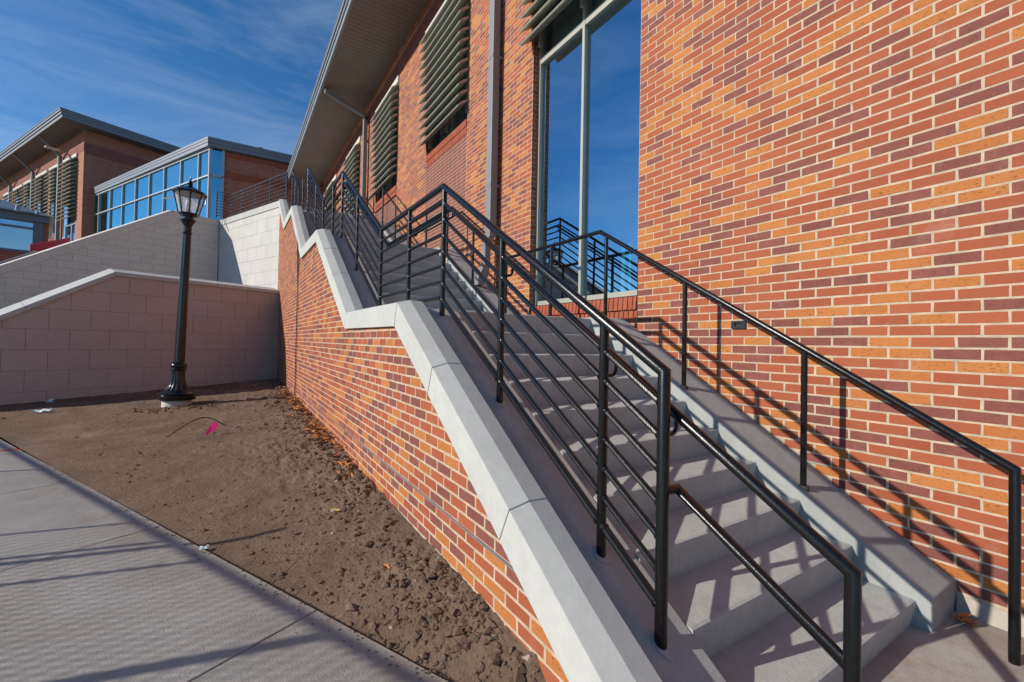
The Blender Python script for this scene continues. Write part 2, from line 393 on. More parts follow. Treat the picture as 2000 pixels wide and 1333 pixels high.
for j in range(NY+1):
    y = 1.18+(14.6-1.18)*(j/NY)**1.6
    e = EA+ED*((y-EA.y)/ED.y); x0 = min(e.x-.012, 1.0)
    for i in range(NX+1):
        x = x0+(XB+.03-x0)*i/NX; z, tt = soil_h(x, y); mb.v.append((x, y, z)); crack.append(max(0, min(1, 1.2-tt*2.2))*max(0, min(1, (4.8-y)/1.5))*max(0, min(1, .35+1.6*mnoise.noise(Vector((x*1.3, y*1.3, 7))))))
for j in range(NY):
    for i in range(NX):
        a = j*(NX+1)+i; mb.f.append((a, a+1, a+NX+2, a+NX+1)); mb.m.append(0)
so = struct(mb.build('planting_soil', 'soil', fix=False)); so.data.polygons.foreach_set('use_smooth', [True]*len(so.data.polygons)); so.data.set_sharp_from_angle(angle=R(24))
at = so.data.attributes.new('crack', 'FLOAT', 'POINT'); at.data.foreach_set('value', crack)
# clods of earth, too many to count
mb = MB(); rng = random.Random(3)
ico = [(0,0,1),(.9,0,.3),(.28,.85,.3),(-.72,.53,.3),(-.72,-.53,.3),(.28,-.85,.3),(.7,.5,-.4),(-.3,.8,-.4),(-.85,0,-.4),(-.3,-.8,-.4),(.7,-.5,-.4)]
icf = [(0,1,2),(0,2,3),(0,3,4),(0,4,5),(0,5,1),(1,6,2),(2,6,7),(2,7,3),(3,7,8),(3,8,4),(4,8,9),(4,9,5),(5,9,10),(5,10,1),(1,10,6)]
def clod(x, y, r, mat=0):
    z = soil_h(x, y)[0]; k = [rng.uniform(.5, 1.35) for _ in ico]; sx, sy, sz = rng.uniform(.8, 1.3), rng.uniform(.8, 1.3), rng.uniform(.5, .85)
    mb.add([(x+p[0]*r*q*sx, y+p[1]*r*q*sy, z+r*.12+p[2]*r*q*sz) for p, q in zip(ico, k)], icf, mat)
for _ in range(6500):
    y = 1.3+12.4*rng.random()**1.7
    e = EA+ED*((y-EA.y)/ED.y); w = XB-e.x; tt = 1-abs(rng.gauss(0, .17))*(1.6/max(.6, w))
    if rng.random() < .3: tt = rng.random()
    if not .06 < tt < .985: continue
    x = e.x+w*tt
    n = mnoise.noise(Vector((x*1.1, y*1.1, 9)))
    if n < -.05 and rng.random() < .8: continue
    clod(x, y, rng.choice((.005, .006, .006, .008, .009, .011, .014, .022))*rng.uniform(.7, 1.2), 1 if rng.random() < .02 else 0)
for _ in range(190):
    y = 1.5+8*rng.random()**1.4; x = XB-.03-abs(rng.gauss(0, .16)); 
    if mnoise.noise(Vector((x*.9, y*.9, 12))) > -.2: clod(x, y, rng.uniform(.02, .042))
for _ in range(160): clod(-.85+rng.gauss(.05, .3), 10.0+rng.gauss(-.15, .22), rng.uniform(.012, .04))
for _ in range(420):                          # crumbs spilled on to the slab edge
    q = EA+ED*(rng.random()**1.5*8-.3)+EN*abs(rng.gauss(0, .05)); r = rng.choice((.002, .003, .004, .006)); kk = [rng.uniform(.6, 1.3) for _ in ico]
    mb.add([(q.x+p[0]*r*w, q.y+p[1]*r*w, GZ+.007+r*.3+p[2]*r*w*.6) for p, w in zip(ico, kk)], icf, 0)
clods = stuff(mb.build('soil_clods', ['soil', 'pale_chip'], fix=False)); tag(clods, 'loose clods and crumbs of brown earth along the brick wall foot', 'soil')


# plaza behind the block walls
CC = Vector((-.517, 18.462, 0))
plz = [Vector((1.10, 14.9, 0)), Vector((3.44, 14.9, 0)), Vector((3.44, 60, 0)), Vector((-20, 60, 0)), CC+v*.25-u*1.4, CC+v*.25]
struct(MB().extrude([p+Z3*(L4-.35) for p in plz], (0,0,.35)).build('plaza_paving', 'plaza_stone'))

# ------------------------------------------------------------------ brick making
CH = .2032/3; BL = .2032; JT = .0112
def brick_mesh(name, mat, length, seed, face=.0, depth=.03):     # front face towards -X at x = 0
    r = random.Random(seed); h = (CH-JT)/2; w = length/2; c = .0022
    def j(): return r.uniform(-.0020, .0016)
    b = MB()
    V = [(depth,-w,-h),(depth,w,-h),(depth,w,h),(depth,-w,h), (c,-w+j(),-h+j()),(c,w+j(),-h+j()),(c,w+j(),h+j()),(c,-w+j(),h+j())]
    V += [(0, (abs(p[1])-c)*(1 if p[1] > 0 else -1), (abs(p[2])-c)*(1 if p[2] > 0 else -1)) for p in V[4:8]]
    b.add(V, [(0,4,5,1),(1,5,6,2),(2,6,7,3),(3,7,4,0),(4,8,9,5),(5,9,10,6),(6,10,11,7),(7,11,8,4),(8,11,10,9)])
    me = b.mesh(name, mat); fix_normals(me); return me
BM = {k: [brick_mesh('brick', k, BL-JT, s) for s in range(5)] for k in ('brick_red', 'brick_plum', 'brick_orange')}
BK = ['brick_red', 'brick_plum', 'brick_orange']
def pick(rg): q = rg.random(); return 0 if q < .50 else (1 if q < .78 else 2)
def lay(xface, y0, y1, z0, rows, rg, keep, off=0):
    """running bond on a plane X = xface; yields (yc, length, z, colour)."""
    for r in range(rows):
        z = z0+r*CH; y = y0 - (BL/2 if (r+off) % 2 else 0)
        while y < y1:
            a, b = max(y, y0), min(y+BL, y1); y += BL
            for (c, d) in keep(a, b, z):
                if d-c > .022: yield ((c+d)/2, d-c, z+CH/2, pick(rg))
def brickwork(parent, xface, items, nbig=300):
    """the largest bricks in view become parts, the rest one joined part."""
    sc = []
    for i, (y, l, z, k) in enumerate(items):
        px, py, d = project((xface, y, z))
        s = 0
        if -20 < px < 2020 and -20 < py < 1353 and abs(l-BL) < .002:
            p2 = project((xface, y-.1, z)); s = abs(p2[0]-px)/d
        sc.append((s, i))
    sc.sort(reverse=True); big = {i for s, i in sc[:nbig] if s > 0}
    mb = MB(); rg = random.Random(5)
    for i, (y, l, z, k) in enumerate(items):
        if i in big:
            o = link('brick', BM[BK[k]][rg.randrange(5)], parent, (xface+rg.uniform(-.0004, .0004), y, z)); o.rotation_euler = (rg.gauss(0, .004), 0, rg.gauss(0, .0012))
        else:
            h = (CH-JT)/2; w = (l-JT)/2; x = xface+rg.uniform(-.0004, .0004)
            vs = [(x+.02,y-w,z-h),(x+.02,y+w,z-h),(x+.02,y+w,z+h),(x+.02,y-w,z+h),(x,y-w,z-h),(x,y+w,z-h),(x,y+w,z+h),(x,y-w,z+h)]
            mb.add(vs, [(0,1,5,4),(1,2,6,5),(2,3,7,6),(3,0,4,7),(4,5,6,7)][:5], k)
            mb.f[-1] = mb.f[-1][::-1]
    if mb.v: stuff(mb.build('remaining_bricks', BK, parent))

# ------------------------------------------------------------------ main building
bld = thing('brick_building', 'long red, plum and orange brick hall with louvered windows beside the stairs', 'building', (XW+2, 9, GZ))
YN, YF = -3.0, 22.5
WINS = [(3.09, 5.02), (7.07, 9.05), (11.10, 13.08), (15.13, 17.11), (19.16, 21.14)]
ZT = 7.50
CURBW = [(-3, GZ), (.759, -1.272), (3.25, .275), (5.0, .275), (7.33, 1.69), (9.1, 1.69), (11.35, 3.06), (13.2, 3.06), (14.85, 4.08), (23, 4.08)]
WB = .52; WT = 6.63                           # tall window sill and head
SILL = 3.985
mb = MB()                                     # mortar sheet with window openings
ys = [YN]+[q for w in WINS for q in w]+[YF]
for i in range(0, len(ys), 2): mb.box(XW+.0016, XW+.30, ys[i], ys[i+1], GZ-.1, ZT+.2)
for i, (a, b) in enumerate(WINS):
    mb.box(XW+.0016, XW+.30, a, b, GZ-.1, (WB-.24) if i == 0 else SILL-.26); mb.box(XW+.0016, XW+.30, a, b, WT+.17, ZT+.2)
wall = mb.build('wall', 'mortar', bld)
BAND0, BAND1 = 6.84, 7.24
def keep_main(a, b, z):
    zc = z+CH/2
    if BAND0 < zc < BAND1: return []
    if z+CH < interp(CURBW, b)-.07: return []
    if abs((a+b)/2-2.021) < .16 and abs(zc-.181) < .02: return [(a, 1.958), (2.084, b)] if a < 1.958 and b > 2.084 else ([(a, min(b, 1.958))] if a < 1.958 else [(max(a, 2.084), b)])
    iv = [(a, b)]
    for i, (p, q) in enumerate(WINS):
        lo = WB-.245 if i == 0 else GZ+.2; hi = WT+.175
        if lo < zc < hi and not (i > 0 and zc < 3.70 and False):
            nv = []
            for (c, d) in iv:
                if d <= p or c >= q: nv.append((c, d))
                else:
                    if c < p: nv.append((c, p))
                    if d > q: nv.append((q, d))
            iv = nv
    return iv
rg = random.Random(11)
z0 = .086+CH*round((-1.36-.086)/CH); rows = int((ZT-z0)/CH)+1
off = 0
items = list(lay(XW, 2.9954-BL*30, YF, z0, rows, rg, keep_main, off))
items = [t for t in items if YN < t[0] and (t[0] > .02 or t[2] > -2)]
brickwork(wall, XW, items)
# reveal bricks on the far jambs
mb = MB(); rg = random.Random(4)
for i, (a, b) in enumerate(WINS):
    lo = WB-.1 if i == 0 else SILL
    r = 0; z = z0
    while z < WT+.1:
        if z > lo-.02:
            for (x0, x1) in (((XW+.002, XW+.092),) if r % 2 else ((XW+.002, XW+.045), (XW+.055, XW+.092))):
                mb.box(x0, x1-.002, b-.004, b+.02, z+JT/2, z+CH-JT/2, 0 if rg.random() < .7 else 1)
        z += CH; r += 1
stuff(mb.build('jamb_bricks', BK, wall))
# plum soldier band under the eaves
mb = MB(); y = YN; rg = random.Random(9)
sold = []
while y < YF:
    for (za, zb) in ((BAND0+.005, BAND0+.195), (BAND0+.205, BAND1-.005)):
        mb.box(XW-.006, XW+.02, y+.004, y+CH-.004, za, zb)
    y += CH
stuff(mb.build('soldier_band', ['brick_plum'], wall))
# plum stack-bond panels under windows and red rowlock sills
for i, (a, b) in enumerate(WINS[1:4]):
    mb = MB(); z = max(GZ, interp(CURBW, a)-.3); n = round((b-a)/BL); bl = (b-a)/n
    z = z0+CH*round((z-z0)/CH)
    while z < SILL-.27:
        for k in range(n): mb.box(XW-.001, XW+.04, a+k*bl+JT/2, a+(k+1)*bl-JT/2, z+JT/2, z+CH-JT/2)
        z += CH
    o = mb.build('stack_bond_panel', 'brick_plum', wall); stuff(o)
sbm = MB().box(0, .05, -(CH-JT)/2, (CH-JT)/2, -.068, .068).mesh('sill_brick', 'brick_smooth'); fix_normals(sbm)
for row in range(2):
    y = WINS[0][0]+CH/2
    while y < WINS[0][1]:
        ob = link('sill_brick', sbm, wall, (XW+.012+.012*row, y, WB-.085-.145*row)); ob.rotation_euler = (0, R(5), 0); y += CH
for i, (a, b) in enumerate(WINS[1:4]):
    for row in range(2):
        mb = MB(); y = a; zt = SILL-row*.13
        while y < b-.03: mb.box(XW-.02+row*.012, XW+.05, y+.003, y+CH-.004, zt-.124, zt); y += CH
        stuff(mb.build('sill_bricks', 'brick_smooth', wall))
# windows
XG2 = XW+.145
for i, (a, b) in enumerate(WINS):
    lo = WB if i == 0 else SILL
    fr = MB(); t = .042
    fr.box(XW+.095, XW+.20, b-t, b, lo, WT); fr.box(XW+.095, XW+.20, a, a+t, lo, WT)
    fr.box(XW+.097, XW+.20, a+t, b-t, lo, lo+.06); fr.box(XW+.097, XW+.20, a+t, b-t, WT-.06, WT)
    win = fr.build('window', 'frame_metal', bld); bevel(win, .003, 1)
    my = 4.08 if i == 0 else a+(b-a)*.45
    MB().box(XW+.093, XW+.198, my-.021, my+.021, lo+.06, WT-.06).build('mullion', 'frame_metal', win)
    zt = 3.90 if i == 0 else 5.2
    for (p, q) in ((a+t, my-.021), (my+.021, b-t)):
        MB().box(XW+.1, XW+.196, p, q, zt, zt+.085).build('transom', 'frame_metal', win)
        for (z1, z2) in ((lo+.06, zt), (zt+.085, WT-.06)):
            MB().add([(XG2, p, z1), (XG2, q, z1), (XG2, q, z2), (XG2, p, z2)], [(0, 1, 2, 3)]).build('pane', 'glass_blue', win, fix=False)
    if i == 0:
        rm = MB(); rm.box(XW+3.5, XW+3.6, a-2, b+2, L1, WT); rm.box(XW+.31, XW+3.6, a-2.1, a-2, L1, WT); rm.box(XW+.31, XW+3.6, b+2, b+2.1, L1, WT); rm.box(XW+.31, XW+3.6, a-2, b+2, WT, WT+.1)
        rm.build('room', 'dark_inside', bld); MB().box(XW+.31, XW+3.6, a-2, b+2, L1-.1, L1).build('room_floor', 'room_floor', bld)
    else: MB().box(XW+.24, XW+.26, a+t, b-t, lo, WT).build('dark_backing', 'dark_inside', win)  # dark backing sheet, stands in for the unlit room behind the glass
    # louver blades
    zb = 4.12 if i == 0 else 4.18
    nb = int((WT-.04-zb)/.187)+1
    for k in range(nb):
        z = zb+k*.187; ca, sa = math.cos(R(35)), math.sin(R(35)); prof = []
        for cx, cz in ((-.130, -.010), (-.132, .008), (-.122, .016), (-.07, .030), (0, .036), (.07, .030), (.125, .012), (.130, .002), (.07, -.006), (0, -.008), (-.07, -.008)):
            prof.append((XW-.085+cx*ca-cz*sa, z+.065+cx*sa+cz*ca))
        m = MB(); n = len(prof); ya, yb = a-.02, b+.06
        m.add([(x, ya, zz) for x, zz in prof]+[(x, yb, zz) for x, zz in prof], [(q, (q+1) % n, n+(q+1) % n, n+q) for q in range(n)], 0)
        m.add([(x, ya, zz) for x, zz in prof], [tuple(range(n))], 1); m.add([(x, yb, zz) for x, zz in prof], [tuple(range(n))], 1)
        m.build('louver_blade', ['louver', 'louver_end'], win, 50)
    for yy in (a+.10, (a+b)/2, b-.10): MB().box(XW+.02, XW+.06, yy-.02, yy+.02, zb-.03, WT-.02).build('louver_support', 'frame_metal', win)
    bevel(MB().box(XW-.035, XW+.10, a-.03, b+.14, WT+.005, WT+.172).build('lintel', 'lintel_stone', win), .006, 1)
# teal furniture inside the tall window
for (y, x, zz, w_, h_, lab) in ((3.42, XW+.75, L1, .30, 1.02, 'tall'), (3.95, XW+.75, L1, .16, 1.02, 'slim'), (4.5, XW+1.0, L1, .06, .72, 'short')):
    m = MB(); m.box(x, x+.05, y-w_/2, y+w_/2, zz, zz+h_); m.box(x+.05, x+.45, y-w_/2, y+w_/2, zz+.40, zz+.45)
    tag(m.build('seat_back_panel', 'teal'), 'teal %s seat seen through the tall window' % lab, 'seat')
# downspouts
def spout(yc, low):
    d = thing('downspout', 'grey square downspout between tall window and first louvered window' if low else 'grey square downspout beside the second louvered window, with pipe to the gutter', 'downspout', (3.32, yc, L1 if low else L2), 'square downspouts on the brick hall')
    x0, x1, w_ = 3.265, 3.385, .075
    zb = 1.62 if low else 3.2
    bevel(MB().box(x0, x1, yc-w_, yc+w_, zb, 6.95).build('pipe', 'spout_metal', d), .008, 2)
    b = MB()
    b.extrude([(x0, yc-w_, 6.95), (x1, yc-w_, 6.80), (x1, yc-w_, 6.98), (x0, yc-w_, 7.06), (2.13, yc-w_, 7.47), (2.13, yc-w_, 7.33)], (0, 2*w_, 0)); bevel(b.build('gutter_pipe', 'spout_metal', d), .006, 1)
    for z in ((2.4, 4.4, 6.2) if low else (4.4, 6.2)): MB().box(x0-.004, XW+.01, yc-w_-.004, yc+w_+.004, z, z+.035).build('strap', 'spout_metal', d)
    if low:
        zc = interp(CURBW, yc)
        b = MB(); b.extrude([(3.20, yc-.06, 1.50), (3.30, yc-.06, 1.50), (3.375, yc-.06, 1.64), (3.275, yc-.06, 1.64)], (0, .12, 0)); b.build('offset', 'spout_metal', d)
        bevel(MB().box(3.20, 3.30, yc-.06, yc+.06, zc+.30, 1.50).build('lower_pipe', 'spout_metal', d), .006, 1)
        b = MB(); b.extrude([(3.20, yc-.061, zc+.34), (3.30, yc-.061, zc+.34), (3.25, yc-.061, zc+.14), (3.20, yc-.061, zc+.03), (3.09, yc-.061, zc+.03), (3.10, yc-.061, zc+.15)], (0, .122, 0)); b.build('shoe', 'spout_metal', d)
spout(5.93, True); spout(14.05, False)
# eaves
y = YN; k = 0
sof = MB().box(2.08, XW+.3, YN, YF+.9, ZT+.016, ZT+.03).build('soffit', 'soffit_gap', bld)
bmsh = MB().box(2.08, XW+.006, -.070, .070, 0, .014).mesh('soffit_board', 'soffit'); fix_normals(bmsh)
y = 5.0
while y < YF+.9: link('soffit_board', bmsh, sof, (0, y, ZT)); y += .15
bmsh2 = MB().box(2.08, XW+.006, YN, 4.92, ZT, ZT+.014).build('soffit_near', 'soffit', sof)
fa = MB()
fa.box(2.02, 2.08, YN, YF+.95, ZT-.02, ZT+.12); fa.box(1.99, 2.08, YN-.001, YF+.951, ZT+.122, ZT+.215); fa.box(1.955, 2.08, YN-.002, YF+.952, ZT+.217, ZT+.30); fa.box(1.945, 2.5, YN-.003, YF+.953, ZT+.301, ZT+.315)
fa.build('fascia', 'fascia_metal', bld)
MB().extrude([(2.0, YN, ZT+.316), (9, YN, ZT+1.6), (9, YN, ZT+1.4), (XW+.3, YN, ZT+.24), (2.1, YN, ZT+.24)], (0, YF+.9-YN, 0)).build('roof', 'roof_metal', bld)
MB().box(XW+.31, 9, YF-.3, YF, GZ, ZT+.2).build('end_wall', 'brick_smooth', bld)
MB().box(XW+.31, 9, YN, YN+.3, GZ, ZT+.2).build('near_end_wall', 'brick_smooth', bld)
# stepped metal flashing in the joints near the curb
for k in range(9):
    yb = .35+.5*k; zr = z0+CH*round((interp(CURBW, yb)+.14-z0)/CH)
    if yb+.52 < 3.09 or yb > 5.05:
        MB().box(XW-.004, XW+.01, yb, yb+.52, zr-.004, zr+.003).build('flashing', 'flash_metal', wall)
# recessed step light in the wall
sl = thing('step_light', 'small black rectangular step light set in the brick wall', 'light', (XW, 2.021, .181))
m = MB(); ya, yb, za, zb = 1.962, 2.080, .150, .214
m.box(XW-.016, XW+.03, ya, ya+.03, za, zb); m.box(XW-.016, XW+.03, yb-.03, yb, za, zb); m.box(XW-.016, XW+.03, ya+.03, yb-.03, za, za+.018); m.box(XW-.016, XW+.03, ya+.03, yb-.03, zb-.016, zb)
m.build('housing', 'light_box', sl); MB().box(XW-.003, XW+.02, ya+.03, yb-.03, za+.018, zb-.016).build('lens', 'dark_inside', sl)
# concrete footing strip showing under the brick near the stair foot
concrete('grout', (.47, .41, .35), .15, .5, .8)
MB().extrude([(XW-.03, -3, GZ), (XW+.02, -3, GZ), (XW+.02, -3, -1.345), (XW-.004, -3, -1.35)], (0, 3.75, 0)).build('footing_strip', 'grout', bld)

# ------------------------------------------------------------------ stairs
st = thing('concrete_staircase', 'grey concrete stairs with four flights and landings climbing beside the brick hall', 'staircase', ((SX0+SX1)/2, 1, GZ))
for fi, (yn, n, zl, z1, r) in enumerate(FL):
    for k in range(n-1):
        y, z = yn+k*T, z1+k*r; base = (zl if k == 0 else z-r)
        P = [(SX0, y+.022, base-.004), (SX0, y, z-.02), (SX0, y+.006, z-.005), (SX0, y+.02, z), (SX0, y+T+.05, z), (SX0, y+T+.05, base-.004)]
        s_ = MB().extrude(P, (SX1-SX0, 0, 0)).build('step', 'concrete_step', st)
    y = yn+(n-1)*T; z = z1+(n-1)*r
    y2 = (FL[fi+1][0]+.04) if fi < 3 else 15.6
    P = [(SX0, y+.022, z-r-.004), (SX0, y, z-.02), (SX0, y+.006, z-.005), (SX0, y+.02, z), (SX0, y2, z), (SX0, y2, z-r-.004)]
    MB().extrude(P, (SX1-SX0, 0, 0)).build('landing', 'concrete_step', st)
# cheek walls: left carries the guard, right runs along the building
LEFTC = [(.72, -1.385), (3.36, L1+.002), (5.13, L1+.002), (7.36, L2+.002), (9.165, L2+.002), (11.40, L3+.002), (13.25, L3+.002), (14.93, L4+.002), (15.5, L4+.002)]
def cheek(P, x0, x1, name):
    poly = [(x0, P[0][0], GZ-.05)]+[(x0, a, b) for a, b in P]+[(x0, P[-1][0], GZ-.05)]
    # build as strips so every face stays planar and convex
    m = MB(); n = len(P)
    V = []; F = []
    for a, b in P: V += [(x0, a, b), (x1, a, b), (x1, a, GZ-.05), (x0, a, GZ-.05)]
    for i in range(n-1):
        o = 4*i
        for q in range(4): F.append((o+q, o+(q+1) % 4, o+4+(q+1) % 4, o+4+q))
    F.append((0, 1, 2, 3)); F.append((4*n-4, 4*n-3, 4*n-2, 4*n-1)[::-1]); m.add(V, F)
    return bevel(m.build(name, 'concrete_cheek', st), .008, 2, 30)
cheek(LEFTC, XI-.06, SX0-.001, 'cheek_wall')
RIGHTC = [(.759, -1.272)]+CURBW[2:9]+[(15.5, 4.082)]
cheek(RIGHTC, SX1+.001, XW-.004, 'cheek_wall')

# ------------------------------------------------------------------ brick retaining wall with precast coping
rw = thing('brick_retaining_wall', 'stepped brick retaining wall with pale coping on the left of the stairs', 'wall', (XB, 7, GZ))
m = MB(); V = []; F = []
PP = [(a, b-.08) for a, b in COP]
for a, b in PP: V += [(XB+.0009, a, b), (XI-.05, a, b), (XI-.05, a, GZ-.1), (XB+.0009, a, GZ-.1)]
for i in range(len(PP)-1):
    o = 4*i
    for q in range(4): F.append((o+q, o+(q+1) % 4, o+4+(q+1) % 4, o+4+q))
n = len(PP); F.append((0, 1, 2, 3)); F.append((4*n-4, 4*n-3, 4*n-2, 4*n-1)[::-1]); m.add(V, F)
core = m.build('wall', 'mortar', rw)
JY = 9.60                                      # movement joint in the wall
def keep_ret(a, b, z):
    if z+CH > interp(COP, a)-.012 or z+CH > interp(COP, b)-.012: return []
    y = (a+b)/2
    if z+CH < min(soil_h(XB-.01, max(1.3, y))[0], 0)-.05: return []
    if a < JY < b: return [(a, JY-.006), (JY+.006, b)]
    return [(a, b)]
rg = random.Random(21)
zr0 = .02+CH*round((-1.46-.02)/CH)
items = list(lay(XB, .70, 14.62, zr0, int((4.2-zr0)/CH), rg, keep_ret))
brickwork(core, XB, items)
MB().box(XB-.004, XB+.012, JY-.007, JY+.007, GZ, interp(COP, JY)-.2).build('movement_joint', 'dark_inside', core)
fz = zr0+CH*round((-1.0-zr0)/CH)
MB().box(XB-.012, XB+.01, 1.62, 12.0, fz-.005, fz+.004).build('flashing_strip', 'flash_metal', core)
# coping stones, mitred at each bend
CT = .178
def off_line(P, d):
    out = []
    for i, (a, b) in enumerate(P):
        p = Vector((a, b))
        if i == 0: t = (Vector(P[1])-p).normalized(); nn = Vector((t.y, -t.x)); out.append(p+nn*d); continue
        if i == len(P)-1: t = (p-Vector(P[i-1])).normalized(); nn = Vector((t.y, -t.x)); out.append(p+nn*d); continue
        t1 = (p-Vector(P[i-1])).normalized(); t2 = (Vector(P[i+1])-p).normalized()
        n1 = Vector((t1.y, -t1.x)); n2 = Vector((t2.y, -t2.x)); bis = (n1+n2).normalized(); out.append(p+bis*(d/bis.dot(n1)))
    return out
top = [Vector(p) for p in COP]; bot = off_line(COP, CT); rid = off_line(COP, -.030); inn = off_line(COP, -.024); inb = off_line(COP, CT-.02)
def at(line, i, f): return line[i].lerp(line[i+1], f)
JF = {0: [0, .385, .73, 1], 1: [0, 1], 2: [0, .38, .70, 1], 3: [0, 1], 4: [0, .30, .65, 1], 5: [0, 1], 6: [0, .5, 1]}
for i in range(len(COP)-1):
    fs = JF[i]; Ls = (top[i+1]-top[i]).length
    for q, (f0, f1) in enumerate(zip(fs, fs[1:])):
        g0 = f0+(.0026/Ls); g1 = f1-(.0026/Ls)
        V = []; JX = random.uniform(-.0015, .0015); JZ = random.uniform(-.0012, .0012)
        for g in (g0, g1):
            for ln, x in ((top, XO), (rid, XR), (inn, XI), (inb, XI), (bot, XO)):
                p = at(ln, i, g); V.append((x+JX, p.x, p.y+JZ))
        m = MB(); m.add(V, [(0,1,6,5),(1,2,7,6),(2,3,8,7),(3,4,9,8),(4,0,5,9),(0,4,3,2,1),(5,6,7,8,9)])
        bevel(m.build('coping_stone', 'precast', rw), .004, 2, 25)
m = MB(); V = []                                # dark bed in the coping joints
for i in range(len(COP)):
    for ln, x, dz in ((top, XO+.006, -.006), (rid, XR, -.008), (inn, XI-.006, -.006), (inb, XI-.006, .004), (bot, XO+.006, .004)): V.append((x, ln[i].x, ln[i].y+dz))
F = []
for i in range(len(COP)-1):
    for q in range(5): F.append((5*i+q, 5*i+(q+1) % 5, 5*i+5+(q+1) % 5, 5*i+5+q))
m.add(V, F); m.build('coping_bed', 'block_joint_pale', rw)

# ------------------------------------------------------------------ guard railing
gr = thing('guard_railing', 'black steel guard railing with seven horizontal bars along the left of the stairs', 'railing', (XG, 1.12, -1.13))
GP = [(1.12, -.10), (3.29, 1.25), (5.03, 1.262), (7.31, 2.645), (9.05, 2.66), (11.31, 4.03), (13.10, 4.04), (14.72, 5.06)]
def line(P, x, dz=0., y0=None, y1=None):
    pts = []
    if y0 is not None: pts.append((x, y0, interp(P, y0)+dz))
    for a, b in P:
        if (y0 is None or a > y0+1e-4) and (y1 is None or a < y1-1e-4): pts.append((x, a, b+dz))
    if y1 is not None: pts.append((x, y1, interp(P, y1)+dz))
    return pts
tr = line(GP, XG)
MB().tube([(XG, 1.12, -1.30)]+tr+[(XG, 14.72, 3.9)], .0242, 16).build('top_rail', 'rail_black', gr, 35)
POSTS = [1.447, 2.35, 3.27, 4.09, 5.05, 6.24, 7.29, 8.06, 9.06, 10.03, 11.29, 12.2, 13.1, 13.9]
for y in POSTS:
    zb = interp(LEFTC, y)-.05
    MB().tube([(XG, y, zb), (XG, y, interp(GP, y)-.012)], .0212, 14).build('post', 'rail_black', gr, 35)
for y in [1.12]+POSTS[:4]:
    zc = interp(LEFTC, y); sl_ = .6222 if y < 3.28 else 0
    g = MB(); rg = random.Random(int(y*100)); pts = []
    for q in range(14):
        an = 2*math.pi*q/14; rr = .036*rg.uniform(.75, 1.3); pts.append((XG+rr*math.cos(an), y+rr*1.1*math.sin(an)-.006, zc+sl_*(rr*1.1*math.sin(an)-.006)+.003))
    g.add(pts+[(XG, y, zc+.010)], [(q, (q+1) % 14, 14) for q in range(14)]); g.build('grout_patch', 'concrete_cheek', gr, fix=False)
for i in range(1, 8):
    r = .0142 if i < 7 else .0195
    MB().tube(line(GP, XG, -.1285*i, 1.12, 14.72), r, 10).build('rail', 'rail_black', gr, 35)
for y in [1.12]+POSTS[:5]:
    for i in range(1, 8):
        r = .0142 if i < 7 else .0195
        for sg in (-1, 1):
            if y == 1.12 and sg < 0: continue
            ya, yb = y+sg*.016, y+sg*.027; z1, z2 = interp(GP, ya)-.1285*i, interp(GP, yb)-.1285*i
            MB().tube([(XG, ya, z1), (XG, (ya+yb)/2, (z1+z2)/2), (XG, yb, z2)], [r+.0045, r+.0035, r+.0003], 10).build('weld', 'rail_black', gr, 60)
HX = 1.480; HD = -.168
HE = [(.534, interp(GP, .534)+HD+.012)]
hr = [(HX, .534, -1.62), (HX, .534, -.625)]+line(GP, HX, HD, 1.0, 14.6)
hr = [(HX, .534, GZ-.02), (HX, .534, -.625)]+line(GP, HX, HD, 1.12, 14.6)
MB().tube(hr, .0207, 16).build('handrail', 'rail_black', gr, 35)
zz = -.555
MB().tube([(XG+.01, 1.12, zz), (HX, 1.11, zz), (HX, .545, -.885)], .0188, 14).build('lower_return_rail', 'rail_black', gr, 35)
for y in [1.12]+POSTS[:-1]:
    z = interp(GP, y)+HD; p = [(XG+.015, y, z-.075), (HX-.03, y, z-.075), (HX-.012, y, z-.070), (HX, y, z-.055), (HX, y, z-.01)]
    MB().tube(p, .0078, 8).build('bracket', 'rail_black', gr, 60)

# ------------------------------------------------------------------ handrail on the building side
wr = thing('wall_handrail', 'black single-pipe handrail on posts along the brick hall', 'railing', (3.095, .48, GZ))
XH = 3.095
WP = [(.485, -.545), (3.27, 1.135), (5.10, 1.14), (7.30, 2.52), (9.1, 2.52), (11.2, 3.89), (13.15, 3.90), (14.8, 4.94)]
MB().tube([(XH, .485, GZ-.02)]+line(WP, XH)+[(XH, 14.8, 4.0)], .0207, 16).build('rail', 'rail_black', wr, 35)
for y in (1.385, 2.275, 3.18, 4.07, 5.07, 6.06, 7.05, 8.05, 9.05, 10.0, 11.06, 11.95, 12.95, 14.0):
    zb = interp(RIGHTC, y)
    MB().tube([(XH, y, zb-.04), (XH, y, interp(WP, y)-.01)], .0185, 14).build('post', 'rail_black', wr, 35)
    MB().tube([(XH, y, zb-.03), (XH, y, zb+.012)], .033, 14).build('post_base', 'rail_worn', wr, 35)

